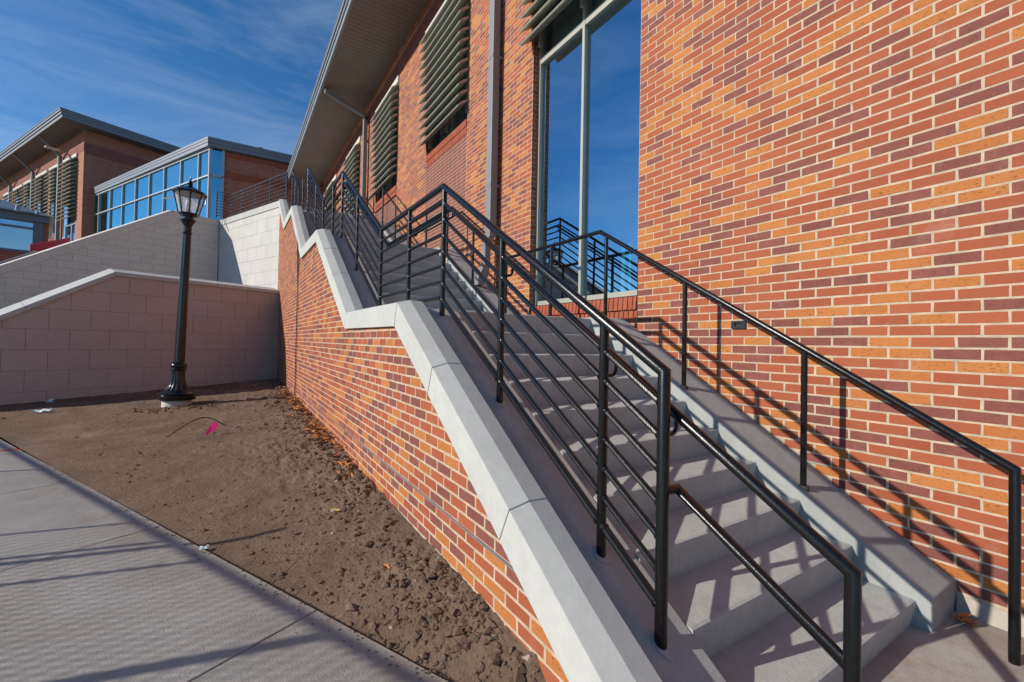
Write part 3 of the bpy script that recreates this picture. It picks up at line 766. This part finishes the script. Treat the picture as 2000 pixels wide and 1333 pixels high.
# ------------------------------------------------------------------ block walls on the left
def block_wall(root, P0, d, nrm, regions, bl, bh, zbase, mat, joint, th=.25, seed=1, shift=0.):
    """blocks on a vertical plane; regions = list of half planes ((s,z),(ns,nz)) keeping <= 0, first entry is (s0,s1,z0,z1)."""
    (s0, s1, za, zb_), hp = regions; rg = random.Random(seed)
    P0 = Vector(P0); d = Vector(d); nrm = Vector(nrm)
    def w3(q, o=0.): return P0+d*q.x+Z3*q.y+nrm*o
    core = [Vector((s0, za)), Vector((s1, za)), Vector((s1, zb_)), Vector((s0, zb_))]
    for p, n_ in hp: core = clip2(core, Vector(p), Vector(n_))
    wl = MB().extrude([w3(q, -.006) for q in core], -nrm*th).build('wall', joint, root)
    r = 0; z = zbase; cache = {}
    while z < zb_:
        s = s0-bl-((r % 2)*bl/2)+shift
        while s < s1:
            j = .0035
            q = [Vector((s+j, z+j)), Vector((s+bl-j, z+j)), Vector((s+bl-j, z+bh-j)), Vector((s+j, z+bh-j))]
            q0 = list(q)
            q = clip2(q, Vector((s0, 0)), Vector((-1, 0))); q = clip2(q, Vector((s1, 0)), Vector((1, 0))) if q else q
            for p, n_ in hp: q = clip2(q, Vector(p), Vector(n_)) if q else q
            if q and len(q) > 2:
                o = rg.uniform(-.0015, .0015)
                m = MB().extrude([w3(t, o) for t in q], -nrm*.03); m.build('block', mat, wl)
            s += bl
        z += bh; r += 1
    return wl
def clip2(poly, p, n):
    out = []
    for i in range(len(poly)):
        a, b = poly[i], poly[(i+1) % len(poly)]; da, db = (a-p).dot(n), (b-p).dot(n)
        if da <= 0: out.append(a)
        if (da < 0 < db) or (db < 0 < da): out.append(a+(b-a)*(da/(da-db)))
    return out
nU = Vector((u.y, -u.x, 0))                    # faces the camera
def coping_run(root, P0, d, nrm, pts, h, w, over, mats, joints=(), wash=0.):
    """coping along a polyline (s, z of the top); box section h x w with overhang."""
    P0 = Vector(P0); pts = [Vector(p) for p in pts]
    low = [Vector(p) for p in off_line([tuple(p) for p in pts], h)]
    for i in range(len(pts)-1):
        fs = [0]+[j for k, j in joints if k == i]+[1]
        for f0, f1 in zip(fs, fs[1:]):
            Ls = (pts[i+1]-pts[i]).length; e = .0025/Ls; q = []
            for ln, f in ((pts, f0+e), (pts, f1-e), (low, f1-e), (low, f0+e)):
                t = ln[i].lerp(ln[i+1], f); q.append(P0+d*t.x+Z3*t.y+nrm*over)
            bk = [p-nrm*w for p in q]; bk[0] = bk[0]+Z3*wash; bk[1] = bk[1]+Z3*wash
            m = MB(); m.add(q+bk, [(0, 1, 2, 3), (7, 6, 5, 4), (0, 4, 5, 1), (1, 5, 6, 2), (2, 6, 7, 3), (3, 7, 4, 0)])
            bevel(m.build('coping_stone', mats, root), .006, 2, 30)
# lower wall: level run from the brick wall, then falling to the left
J1 = Vector((XB+.02, 14.0+.008, 0))
lw = thing('block_retaining_wall', 'tan block wall with sloping pale coping behind the lamp post, in shade', 'wall', J1-u*2+Z3*(-1.2))
LWT = 1.375; KS = -3.56; SLP = .652
cl = ((0, LWT-.05), (0, 1)); cs = ((KS, LWT-.05), (-SLP, 1))
block_wall(lw, J1, u, nU, ((-8.2, 0, -1.62, LWT), [cl, cs]), .6096, .4064, -1.5295-.0, 'block_face', 'block_joint', .3, 2, .02)
coping_run(lw, J1, u, nU, [(-8.2, LWT-SLP*(8.2+KS)), (KS, LWT), (0, LWT-.03)], .085, .44, .045, 'precast', [(0, .45), (0, .72), (1, .55)], .105)
# upper wall in two runs meeting in an inside corner
uw = thing('upper_block_wall', 'grey small-block wall with sloping coping above the tan wall', 'wall', CC-u*2+Z3*1.0)
UK = -1.365
block_wall(uw, CC, u, nU, ((-8.6, 0, -1.6, L4), [((0, L4-.1), (0, 1)), ((UK, L4-.1), (-.656, 1))]), .6096, .2032, -1.60, 'block_small', 'block_joint_pale', .3, 3, .1)
coping_run(uw, CC, u, nU, [(-8.6, L4-.656*(8.6+UK)), (UK, L4+.005), (0, L4)], .205, .34, .02, 'precast_tan', [(0, .35), (0, .62), (0, .82), (1, .5)], .05)
bw = thing('end_block_wall', 'sunlit white large-block wall between brick wall and corner, partly shadowed', 'wall', Vector((XB, 14.6, -1.6)))
J2 = Vector((XB+.03, 14.60, 0)); nV = -u
block_wall(bw, J2, v, nV, ((0, 4.17, -1.6, L4), [((0, L4-.08), (0, 1))]), .6096, .4064, -1.62, 'block_pale', 'block_joint_pale', .3, 4, .22)
coping_run(bw, J2, v, nV, [(-.02, L4-.005), (4.15, L4-.005)], .19, .36, .025, 'precast', [(0, .25), (0, .55), (0, .8)])

# plaza railing on the end wall
pr_ = thing('plaza_railing', 'black plaza railing, sun sheen put into its colour, with horizontal bars above the white block wall', 'railing', J2+Z3*L4)
B0 = J2+u*.16; zr = 4.95
ends = (.02, 3.78)
for i in range(8):
    MB().tube([B0+v*ends[0]+Z3*(zr-.118*i), B0+v*ends[1]+Z3*(zr-.118*i)], .0235 if i == 0 else .0115, 10).build('rail', 'rail_black_lit', pr_, 35)
for t_ in (.02, 1.0, 1.95, 2.9, 3.78): MB().tube([B0+v*t_+Z3*(L4-.02), B0+v*t_+Z3*zr], .0215, 10).build('post', 'rail_black_lit', pr_, 35)
B1 = B0+v*3.78
for i in range(9): MB().tube([B1+Z3*(zr-.1*i), B1-u*.42+Z3*(zr-.1*i)], .0115, 8).build('rail', 'rail_black_lit', pr_, 35)
MB().tube([B1-u*.42+Z3*(L4-.02), B1-u*.42+Z3*zr], .02, 10).build('post', 'rail_black_lit', pr_, 35)
# white pipe rails at the head of the stair between the block walls
wp = thing('white_stair_rail', 'white looped pipe handrail above the upper block wall', 'railing', CC-u*1.0+v*.4+Z3*L4)
Q = CC+v*.35
a_ = Q-u*.28; b_ = Q-u*1.15
MB().tube([b_-u*.35+Z3*4.50, b_+Z3*4.62, a_-u*.12+Z3*4.93, a_-u*.02+Z3*4.91, a_+Z3*4.83, a_+Z3*4.62, a_-u*.04+Z3*4.54, b_+Z3*4.20], .02, 10).build('handrail', 'white_pipe', wp, 60)
for s_ in (.28, .62): MB().tube([Q-u*(s_+.25)+Z3*(L4-.3), Q-u*(s_+.25)+Z3*(4.86-.36*s_)], .02, 10).build('post', 'white_pipe', wp, 35)
gh = thing('grey_stair_rail', 'grey pipe handrail running down behind the sloping upper coping', 'railing', CC-u*5+v*.3+Z3*1.9)
Q2 = CC+v*.33; f_ = lambda s: L4-.656*(-s+UK)
MB().tube([Q2+u*-8.4+Z3*(f_(-8.4)+.10), Q2+u*-4.30+Z3*(f_(-4.30)+.10), Q2+u*-4.18+Z3*(f_(-4.18)-.02), Q2+u*-4.3+Z3*(f_(-4.3)-.12)], .02, 10).build('handrail', 'frame_metal_pale', gh, 60)

# ------------------------------------------------------------------ lamp post
LP = Vector((-.853, 10.25, -1.235))
lp = thing('lamp_post', 'black fluted lamp post with glazed lantern standing in the bare soil', 'lamp post', LP)
O = Vector((0, 0, 0))
def lpb(m, name, mat, sm=None): o = link(name, (lambda me: (fix_normals(me), me)[1])(m.mesh(name, mat, sm)), None); o.parent = lp; return o
lpb(MB().lathe([(.225, -.12), (.225, .055), (.215, .078)], O, 28), 'concrete_footing', 'footing', 40)
lpb(MB().lathe([(.285, .075), (.29, .085), (.29, .155), (.275, .165), (.285, .185), (.262, .205), (.225, .225), (.225, .238), (.20, .25)], O, 32), 'base_plate', 'lamp_black', 40)
lpb(MB().lathe([(.20, .25), (.165, .29), (.132, .35), (.112, .43), (.105, .53), (.104, .60)], O, 32, flute=(0, 5)), 'fluted_base', 'lamp_black', 25)
lpb(MB().lathe([(.104, .60), (.122, .61), (.126, .63), (.112, .65), (.124, .675), (.128, .70), (.122, .725), (.108, .74), (.110, .75), (.090, .765)], O, 24), 'collar', 'lamp_black', 40)
lpb(MB().lathe([(.084, .765), (.081, 1.4), (.075, 2.2), (.066, 3.05), (.063, 3.16)], O, 20, flute=(0, 4)), 'shaft', 'lamp_black', 20)
lpb(MB().lathe([(.070, 3.16), (.078, 3.17), (.078, 3.19), (.066, 3.20), (.066, 3.30), (.078, 3.34), (.115, 3.40), (.128, 3.415), (.128, 3.435), (.085, 3.445), (.085, 3.52)], O, 24), 'neck', 'lamp_black', 40)
ns = 8; zb, zt_, rb, rt = 3.54, 3.93, .155, .245
def hexp(r, z, k, of=.17): an = 2*math.pi*(k+of)/ns; return Vector((r*math.cos(an), r*math.sin(an), z))
m = MB(); m.extrude([hexp(rb*.85, zb-.04, k) for k in range(ns)], (0, 0, .03)); m.extrude([hexp(rb+.012, zb-.012, k) for k in range(ns)], (0, 0, .022)); lan = lpb(m, 'lantern', 'lamp_black')
for k in range(ns): MB().tube([hexp(rb, zb, k), hexp(rt, zt_, k)], .0115, 6).build('lantern_bar', 'lamp_black', None).parent = lan
for k in range(ns):
    pn = MB().add([hexp(rb*.985, zb+.01, k), hexp(rb*.985, zb+.01, k+1), hexp(rt*.985, zt_, k+1), hexp(rt*.985, zt_, k)], [(0, 1, 2, 3)])
    mm = MB(); mm.add([hexp(rb*.985, zb+.01, k), hexp(rb*.985, zb+.01, k+1), hexp(rt*.985, zt_, k+1), hexp(rt*.985, zt_, k)], [(0, 1, 2, 3)])
    o = link('lantern_pane', mm.mesh('lantern_pane', 'glass_lantern')); o.parent = lan
m = MB()
rings = [(rt+.018, zt_-.02), (rt+.032, zt_), (rt+.03, zt_+.022), (rt*.62, zt_+.085), (.07, zt_+.125), (.042, zt_+.13), (.036, zt_+.15)]
for (r0, z0_), (r1, z1_) in zip(rings, rings[1:]):
    for k in range(ns): m.add([hexp(r0, z0_, k), hexp(r0, z0_, k+1), hexp(r1, z1_, k+1), hexp(r1, z1_, k)], [(0, 1, 2, 3)])
m.add([hexp(rings[0][0], rings[0][1], k) for k in range(ns)], [tuple(range(ns))])
rf = lpb(m, 'lantern_roof', 'lamp_black')
o = link('finial', MB().lathe([(.036, zt_+.15), (.03, zt_+.165), (.052, zt_+.175), (.02, zt_+.188), (.044, zt_+.205), (.014, zt_+.22), (.03, zt_+.235), (.012, zt_+.25), (.016, zt_+.27), (.002, zt_+.34)], O, 14).mesh('finial', 'lamp_black', 50)); o.parent = rf
o = link('lamp_socket', MB().lathe([(.05, zb), (.05, zb+.09), (.03, zb+.10)], O, 14).mesh('lamp_socket', 'footing', 40)); o.parent = lan
o = link('bulb', MB().lathe([(.02, zb+.10), (.05, zb+.15), (.058, zb+.20), (.045, zb+.26), (.01, zb+.29)], O, 14).mesh('bulb', 'frost', 60)); o.parent = lan
lp.rotation_euler = (0, R(1.5), 0)
for m_ in (lan,): pass

# ------------------------------------------------------------------ small things on the soil and paving
fl = thing('marker_flag', 'bright pink plastic marker flag on a wire in the soil', 'flag', (-.215, 7.105, soil_h(-.215, 7.105)[0]))
z = soil_h(-.215, 7.105)[0]
MB().tube([(-.215, 7.105, z-.03), (-.21, 7.10, z+.16)], .0015, 5).build('wire', 'wire_galv', fl)
m = MB(); m.add([(-.215, 7.10, z+.055), (-.275, 7.06, z+.015), (-.27, 7.09, z+.06), (-.235, 7.13, z+.115), (-.205, 7.15, z+.165), (-.165, 7.19, z+.155), (-.15, 7.20, z+.185), (-.155, 7.17, z+.105), (-.195, 7.12, z+.06)], [(0,1,2,3),(0,3,4,8),(4,5,7,8),(5,6,7)])
so_ = m.build('flag_sheet', 'pink_vinyl', fl, fix=False); sm_ = so_.modifiers.new('s', 'SOLIDIFY'); sm_.thickness = .001
pts = []
A_, B_ = Vector((-.76, 7.42, soil_h(-.76, 7.42)[0]-.02)), Vector((-.02, 7.72, soil_h(-.02, 7.72)[0]-.02))
for k in range(21):
    q = k/20; p = A_.lerp(B_, q); p.z += math.sin(math.pi*q**1.15)*.20; p.x += .02*math.sin(5*q); pts.append(p)
tag(MB().tube(pts, .0065, 8).build('loose_cable', 'cable', None, 60), 'thin black cable looping out of the soil', 'cable')
def scrap(name, label, cat, x, y, z, w, h, mat, seed, lift=.02):
    rg = random.Random(seed); m = MB(); n = 5; V = []
    for j in range(n):
        for i in range(n): V.append((x+(i/(n-1)-.5)*w+rg.uniform(-.1, .1)*w, y+(j/(n-1)-.5)*h+rg.uniform(-.1, .1)*h, z+rg.uniform(0, lift)+.004))
    m.add(V, [(j*n+i, j*n+i+1, j*n+n+i+1, j*n+n+i) for j in range(n-1) for i in range(n-1)])
    o = m.build(name, mat, None, fix=False); sm = o.modifiers.new('s', 'SOLIDIFY'); sm.thickness = .0015
    return tag(o, label, cat)
scrap('crumpled_paper', 'crumpled pale blue paper on the soil near the tan wall', 'litter', -2.72, 10.65, soil_h(-2.72, 10.65)[0], .22, .16, 'paper', 1, .06)
scrap('paper_scrap', 'small white scrap lying at the foot of the tan wall', 'litter', -2.95, 11.9, soil_h(-2.9, 11.9)[0], .12, .09, 'paper', 2, .08)
scrap('plastic_scrap', 'clear plastic scrap at the sidewalk edge beside the soil', 'litter', -.13, 3.66, GZ-.005, .06, .05, 'paper', 6, .015)
MBr = MB().box(-2.42, -2.14, 7.83, 7.87, GZ+.006, GZ+.012); tag(MBr.build('red_tape', 'red_tape'), 'strip of red tape on the sidewalk edge', 'tape')
tag(MB().box(1.0, 1.045, 1.70, 1.715, soil_h(1.02, 1.7)[0]+.0, soil_h(1.02, 1.7)[0]+.012).build('blue_plastic_bit', 'glass_teal'), 'tiny blue plastic piece against the brick wall foot', 'litter')
def leaf_geo(m, x, y, z, s, rg, mat):
    a = rg.uniform(0, 6.28); tl, tw = rg.uniform(-.6, .6), rg.uniform(-.6, .6); c, d = math.cos(a), math.sin(a); cu = rg.uniform(.1, .6)
    P = [(-1, 0), (-.5, .38), (-.1, .30), (.2, .55), (.45, .25), (1, 0), (.45, -.25), (.2, -.55), (-.1, -.30), (-.5, -.38)]
    V = [(x+(p*c-q*d)*s, y+(p*d+q*c)*s, z+s*.35+(p*tl+q*tw)*s*.6+cu*abs(q)*s) for p, q in P]+[(x, y, z+s*.25)]
    m.add(V, [(i, (i+1) % 10, 10) for i in range(10)], mat)
m = MB(); rg = random.Random(17)
for _ in range(420):
    y = rg.choice((rg.gauss(10.2, .9), rg.gauss(8.8, .6), rg.uniform(4.2, 9), rg.gauss(6.2, .5))); y = min(13.5, max(3.9, y))
    x = XB-.02-abs(rg.gauss(0, .10+.05*(y > 9.4)))
    leaf_geo(m, x, y, soil_h(x, y)[0]+rg.uniform(0, .05), rg.uniform(.03, .06), rg, 0 if rg.random() < .55 else 1)
for _ in range(60):
    x, y = rg.uniform(-2.5, 1), rg.uniform(11.5, 13.4); leaf_geo(m, x, y, soil_h(x, y)[0], rg.uniform(.03, .06), rg, 1)
ll = stuff(m.build('leaf_litter', ['leaf_orange', 'leaf_brown'], fix=False)); tag(ll, 'drift of dry orange leaves along the brick wall foot', 'leaves')
for (x, y, s, lab, mt, nm) in ((.70, 3.6, .05, 'yellow dry leaf on the soil near the sidewalk end', 'leaf_yellow', 'fallen_leaf'), (.80, 2.62, .045, 'small orange-brown leaf on soil close to the brick wall', 'leaf_orange', 'fallen_leaf'), (.2, 9.9, .05, 'single orange leaf on soil right of the lamp base', 'leaf_orange', 'fallen_leaf')):
    m = MB(); leaf_geo(m, x, y, soil_h(x, y)[0], s, random.Random(int(x*100)), 0); tag(m.build(nm, mt, fix=False), lab, 'leaf', 'single fallen leaves')
m = MB(); leaf_geo(m, 3.31, .67, GZ, .07, random.Random(31), 0); leaf_geo(m, 3.34, .70, GZ+.01, .06, random.Random(12), 0); leaf_geo(m, 3.29, .70, GZ, .05, random.Random(13), 0)
tag(m.build('curled_leaf', 'leaf_orange', fix=False), 'curled orange leaf in the corner at the stair foot', 'leaf')

# ------------------------------------------------------------------ chain-link fence along the far edge of the sidewalk (casts the mesh shadow)
fn = thing('chain_link_fence', 'chain-link site fence along the sidewalk', 'fence', EA+EN*2.9+ED*3+Z3*GZ)
FH = 1.80; FB = Vector((-.526, 4.458, 0)) - Vector((FH*2.04, -FH*.48, 0)) + EN*.07; FD = ED
def fpos(s, z): return FB+FD*s+Z3*(GZ+z)
MB().tube([fpos(-7, FH), fpos(11, FH)], .024, 10).build('top_rail', 'wire_galv', fn, 35)
def shadow_s(px, py):                          # fence station whose post shadow passes through this ground point
    d = Vector((1, -.235, 0)); w = Vector((px, py, 0))-FB
    # FB + s*FD + t*d = p
    det = FD.x*d.y-FD.y*d.x; return (w.x*d.y-w.y*d.x)/det
for (px, py, r) in ((.1, 3.70, .022), (-1., 4.50, .016), (-.7, 3.98, .02), (-.7, 3.90, .02), (-.6, 3.56, .019), (0, 2.385, .036), (-1.6, 6.6, .02), (-2.6, 9.5, .02), (1.2, .3, .02)):
    s_ = shadow_s(px, py); MB().tube([fpos(s_, -.02), fpos(s_, FH if px != .1 else 2.16)], r, 10).build('post', 'wire_galv', fn, 35)
m = MB(); sp = .074; k = -7.0-FH
while k < 11:
    for sg in (1, -1):
        a0, a1 = k, k+FH; za_, zb2 = (0, FH) if sg > 0 else (FH, 0)
        m.tube([fpos(a0, za_+.01)+EN*.003*sg, fpos(a1, zb2+.01)+EN*.003*sg], .0036, 3, 0, False)
    k += sp
stuff(m.build('wire_mesh', 'wire_galv', fn, fix=False))

# ------------------------------------------------------------------ glazed pavilion on the plaza
K = Vector((-1.047, 24.0, 0))
gb = thing('glass_pavilion', 'low blue-glazed pavilion with grey metal roof edge and brick side', 'building', K+Z3*L4)
TT = [0, .97, 2.70, 4.43, 6.10, 7.80, 9.52, 11.25, 12.98, 14.75]
for a, b in zip(TT, TT[1:]):
    for (z1, z2) in ((L4, 7.24), (7.32, 8.45)):
        m = MB(); m.add([K+v2*(a+.03)+Z3*z1, K+v2*(b-.03)+Z3*z1, K+v2*(b-.03)+Z3*z2, K+v2*(a+.03)+Z3*z2], [(0, 1, 2, 3)]); m.build('pane', 'glass_teal', gb, fix=False)
for t_ in TT: MB().obox(K+v2*t_+Z3*((L4+8.5)/2), v2*.026, u2*.07, Z3*((8.5-L4)/2)).build('mullion', 'frame_metal_pale', gb)
MB().obox(K+v2*7.37+Z3*7.28, v2*7.37, u2*.065, Z3*.03).build('transom', 'frame_metal_pale', gb); MB().obox(K+v2*7.37+Z3*8.48, v2*7.37, u2*.065, Z3*.05).build('head_rail', 'frame_metal_pale', gb)
for (z1, z2) in ((L4, 7.24), (7.32, 8.45)):
    m = MB(); m.add([K+Vector((.06, 0, z1)), K+Vector((.44, 0, z1)), K+Vector((.44, 0, z2)), K+Vector((.06, 0, z2))], [(0, 1, 2, 3)]); m.build('pane', 'glass_teal', gb, fix=False)
MB().box(K.x+.06, K.x+.48, 23.93, 24.06, 7.23, 7.33).build('transom', 'frame_metal_pale', gb); MB().box(K.x+.44, K.x+.53, 23.93, 24.06, L4, 8.5).build('mullion', 'frame_metal_pale', gb)
def wall_uv(root, name, P, d, s0, s1, z0_, z1_, mat='brick_far', th=.2, nrm=None):
    P = Vector(P); m = MB(); q = [P+d*s0+Z3*z0_, P+d*s1+Z3*z0_, P+d*s1+Z3*z1_, P+d*s0+Z3*z1_]
    m.add(q, [(0, 1, 2, 3)]); m.uv = [(s0, z0_), (s1, z0_), (s1, z1_), (s0, z1_)]
    return m.build(name, mat, root, fix=False)
wall_uv(gb, 'side_wall', (0, 24.02, 0), Vector((1, 0, 0)), K.x+.53, 6.5, L4, 8.5)
m = MB(); x = K.x+.56
while x < 4.2:
    m.box(x, x+.05, 23.98, 24.015, 8.25, 8.46); m.box(x, x+.05, 23.98, 24.015, 7.30, 7.58); x += .0677
stuff(m.build('soldier_courses', 'brick_smooth', gb))
ob = K-u2*.05-v2*.05
m = MB(); poly = [K-u2*.12+Vector((0, -.15, 0)), K-u2*.12+v2*14.9, K+u2*6+v2*14.9, Vector((6.5, 23.87, 0))]
m.extrude([p+Z3*8.53 for p in poly], (0, 0, .16)); m.build('roof_edge', 'fascia_slate', gb)
m = MB(); poly2 = [p for p in poly]; cx_ = sum(poly2, Vector((0, 0, 0)))/4
m.extrude([p+(p-cx_).normalized()*.05+Z3*8.69 for p in poly2], (0, 0, .12)); m.extrude([p+(p-cx_).normalized()*.09+Z3*8.81 for p in poly2], (0, 0, .10)); m.build('roof_trim', 'fascia_slate', gb)
MB().extrude([p+Z3*(L4+.05)-(p-cx_).normalized()*.5 for p in poly], (0, 0, 4.4)).build('interior', 'dark_inside', gb)
MB().lathe([(.06, 8.9), (.06, 9.02), (.1, 9.05), (.1, 9.12), (.02, 9.16)], (K.x+1.95, 24.3, 0), 10).build('roof_vent', 'dark_inside', gb)

# ------------------------------------------------------------------ far brick hall on the left
F0 = Vector((-7.804, 36.0, 0)); S0 = 12.30
fb = thing('far_brick_hall', 'far brick hall with deep overhanging roof, downspouts and louvered windows at upper left', 'building', F0+Z3*L4)
FW = [(1.08, 3.31), (4.10, 6.06), (6.71, 8.98), (9.70, 11.83), (12.35, 14.53), (15.38, 17.3)]
lz0, lz1 = 7.15, 10.87
cur = 0
for (a, b) in FW+[(22, 22)]:
    wall_uv(fb, 'pier', F0, v2, cur, a, 0, S0); cur = b
for (a, b) in FW:
    wall_uv(fb, 'head_wall', F0, v2, a, b, lz1+.19, S0)
    wall_uv(fb, 'spandrel', F0, v2, a, b, 0, 6.6 if a > 3.5 else 3.9, 'brick_plum')
    MB().obox(F0+v2*((a+b)/2)-u2*.03+Z3*(lz1+.10), v2*((b-a)/2+.1), u2*.06, Z3*.095).build('lintel', 'lintel_stone', fb)
    wn = MB().obox(F0+v2*((a+b)/2)+u2*.22+Z3*((lz1+lz0)/2-.4), v2*((b-a)/2), u2*.01, Z3*((lz1-lz0)/2+.4)).build('window', 'dark_inside', fb)
    m = MB(); m.add([F0+v2*a+u2*.18+Z3*(6.6 if a > 3.5 else 3.9), F0+v2*b+u2*.18+Z3*(6.6 if a > 3.5 else 3.9), F0+v2*b+u2*.18+Z3*lz1, F0+v2*a+u2*.18+Z3*lz1], [(0, 1, 2, 3)]); m.build('pane', 'glass_blue', wn, fix=False)
    if a < 3.5:
        for t_ in (a+.05, (a+b)/2, b-.05): MB().obox(F0+v2*t_+u2*.15+Z3*5.4, v2*.05, u2*.04, Z3*1.5).build('mullion', 'frame_metal_pale', wn)
        MB().obox(F0+v2*((a+b)/2)+u2*.14+Z3*6.9, v2*((b-a)/2), u2*.04, Z3*.06).build('transom', 'frame_metal_pale', wn)
    for k in range(15):
        z = lz0+.08+k*.25
        c = F0+v2*((a+b)/2)-u2*.16+Z3*z
        MB().obox(c, v2*((b-a)/2+.06), (u2*.85+Z3*.5).normalized()*.17, (u2*-.5+Z3*.85).normalized()*.018).build('louver_blade', 'louver', wn)
for t_ in (3.66, 9.28, 14.95):
    ds_ = MB().obox(F0+v2*t_-u2*.16+Z3*((S0-.9+3)/2), v2*.09, u2*.09, Z3*((S0-.9-3)/2)).build('downspout', 'spout_metal', fb)
    MB().tube([F0+v2*t_-u2*.16+Z3*(S0-.92), F0+v2*t_-u2*1.12+Z3*(S0-.02)], .085, 4).build('gutter_pipe', 'spout_metal', fb)
wall_uv(fb, 'side_wall', F0, u2, 0, 14, 0, S0)
wall_uv(fb, 'plum_band', F0-u2*.012, v2, 0, 22, 11.06, 11.52, 'brick_plum'); wall_uv(fb, 'plum_band', F0-v2*.012, u2, 0, 14, 10.9, 11.55, 'brick_plum')
e0 = F0-u2*1.18-v2*.78
poly = [e0, e0+v2*24, e0+v2*24+u2*16, e0+u2*16]
MB().extrude([p+Z3*(S0+.02) for p in poly], (0, 0, .05)).build('soffit', 'soffit_far', fb)
cx_ = sum(poly, Vector((0, 0, 0)))/4
for i, (o_, za_, zb2) in enumerate(((0.0, .07, .22), (.05, .22, .36), (.10, .36, .48), (.13, .48, .52))):
    MB().extrude([e0-u2*o_-v2*o_+Z3*(S0+za_+.001*i), e0-u2*o_+v2*24+Z3*(S0+za_+.001*i), e0+u2*16+v2*24+Z3*(S0+za_+.001*i), e0+u2*16-v2*o_+Z3*(S0+za_+.001*i)], (0, 0, zb2-za_)).build('fascia', 'fascia_slate', fb)
fx = thing('wall_floodlight', 'beige floodlight on the far hall under its eaves', 'light', F0+v2*2.4-u2*.6+Z3*10.9)
MB().obox(F0+v2*2.6-u2*.75+Z3*11.42, u2*.32, v2*.14, (Z3*1+u2*.15).normalized()*.05).build('lamp_head', 'louver_end', fx); MB().tube([F0+v2*2.6-u2*.45+Z3*11.42, F0+v2*2.6+Z3*11.30], .04, 8).build('arm', 'louver_end', fx)

# ------------------------------------------------------------------ glazed kiosk with metal hip roof, far left
kz = 4.95
kc = Vector((-7.25, 28.0, 0))
kk = thing('glazed_kiosk', 'glazed kiosk with grey metal hip roof at the left edge', 'building', kc+Z3*1.5)
kd = Vector((-.965, -.262, 0)).normalized(); kn = Vector((.262, -.965, 0)).normalized()
def kp(s, o, z): return kc+kd*s-kn*o+Z3*z
MB().extrude([kp(-.12, -.25, kz), kp(6, -.25, kz), kp(6, 6, kz), kp(-.12, 6, kz)], (0, 0, .28)).build('fascia', 'fascia_metal_dark', kk)
m = MB(); m.add([kp(-.3, -.45, kz+.285), kp(6.2, -.45, kz+.285), kp(6.2, 6.2, kz+.285), kp(-.3, 6.2, kz+.285), kp(3, 3, kz+1.75)], [(0, 1, 4), (1, 2, 4), (2, 3, 4), (3, 0, 4), (3, 2, 1, 0)])
rf = m.build('hip_roof', 'roof_metal', kk)
for k in range(9):
    s_ = .3+k*.6; f_ = 1-abs(s_-3)/3.3
    MB().tube([kp(s_, -.44, kz+.30), kp(s_+(3-s_)*f_*.0, -.44+3.4*f_, kz+.30+1.45*f_)], .025, 4).build('roof_seam', 'frame_metal_pale', rf)
    MB().obox(kp(s_+.3, -.30, kz+.38), kd*.22, kn*.05, Z3*.035).build('snow_guard', 'frame_metal_pale', rf)
for s_ in (.22, 2.9, 5.6): MB().obox(kp(s_, -.02, 3.3), kd*.16, kn*.10, Z3*1.65).build('post', 'fascia_metal_dark', kk)
wall_uv(kk, 'brick_base', kp(0, -.03, 0), kd, -.12, 6, 0, 3.55); MB().obox(kp(3, -.05, 3.6), kd*3, kn*.06, Z3*.06).build('sill', 'fascia_metal_dark', kk)
m = MB(); m.add([kp(.38, 0, 3.66), kp(6, 0, 3.66), kp(6, 0, 4.62), kp(.38, 0, 4.62)], [(0, 1, 2, 3)]); m.build('pane', 'glass_grey', kk, fix=False)
m = MB(); m.add([kp(.38, 0, 4.70), kp(6, 0, 4.70), kp(6, 0, 4.94), kp(.38, 0, 4.94)], [(0, 1, 2, 3)]); m.build('pane', 'glass_blue', kk, fix=False)
MB().obox(kp(3, 0, 4.66), kd*2.8, kn*.05, Z3*.045).build('transom', 'fascia_metal_dark', kk)
m = MB(); m.obox(kp(3, 3, 4.2), kd*2.8, kn*.05, Z3*.8); m.build('inner_wall', 'footing', kk)
wall_uv(kk, 'corner_pier', kp(.0, -.035, 0), kd, -.10, .12, 3.5, 4.95)
# red screen fence in front of the far hall
rp = thing('red_screen_fence', 'bright red panel fence behind the sloping coping at far left', 'fence', (-6.5, 25, 3.2))
ra, rb_ = Vector((-6.87, 25, 0)), Vector((-6.03, 26.2, 0)); rd = (rb_-ra)
for k in range(4):
    a, b = ra+rd*(k/4.), ra+rd*((k+1)/4.)
    MB().extrude([a+Z3*(3.05), b+Z3*(3.05), b+Z3*(4.04+.03), a+Z3*(4.04-.48+.5)] if False else [a+Z3*2.9, b+Z3*2.9, b+Z3*(3.55+.155*(k+1)), a+Z3*(3.55+.155*k)], (.02, -.01, 0)).build('panel', 'red_panel', rp)
    MB().tube([a+Z3*2.9, a+Z3*(3.58+.155*k)], .02, 6).build('post', 'red_panel', rp)
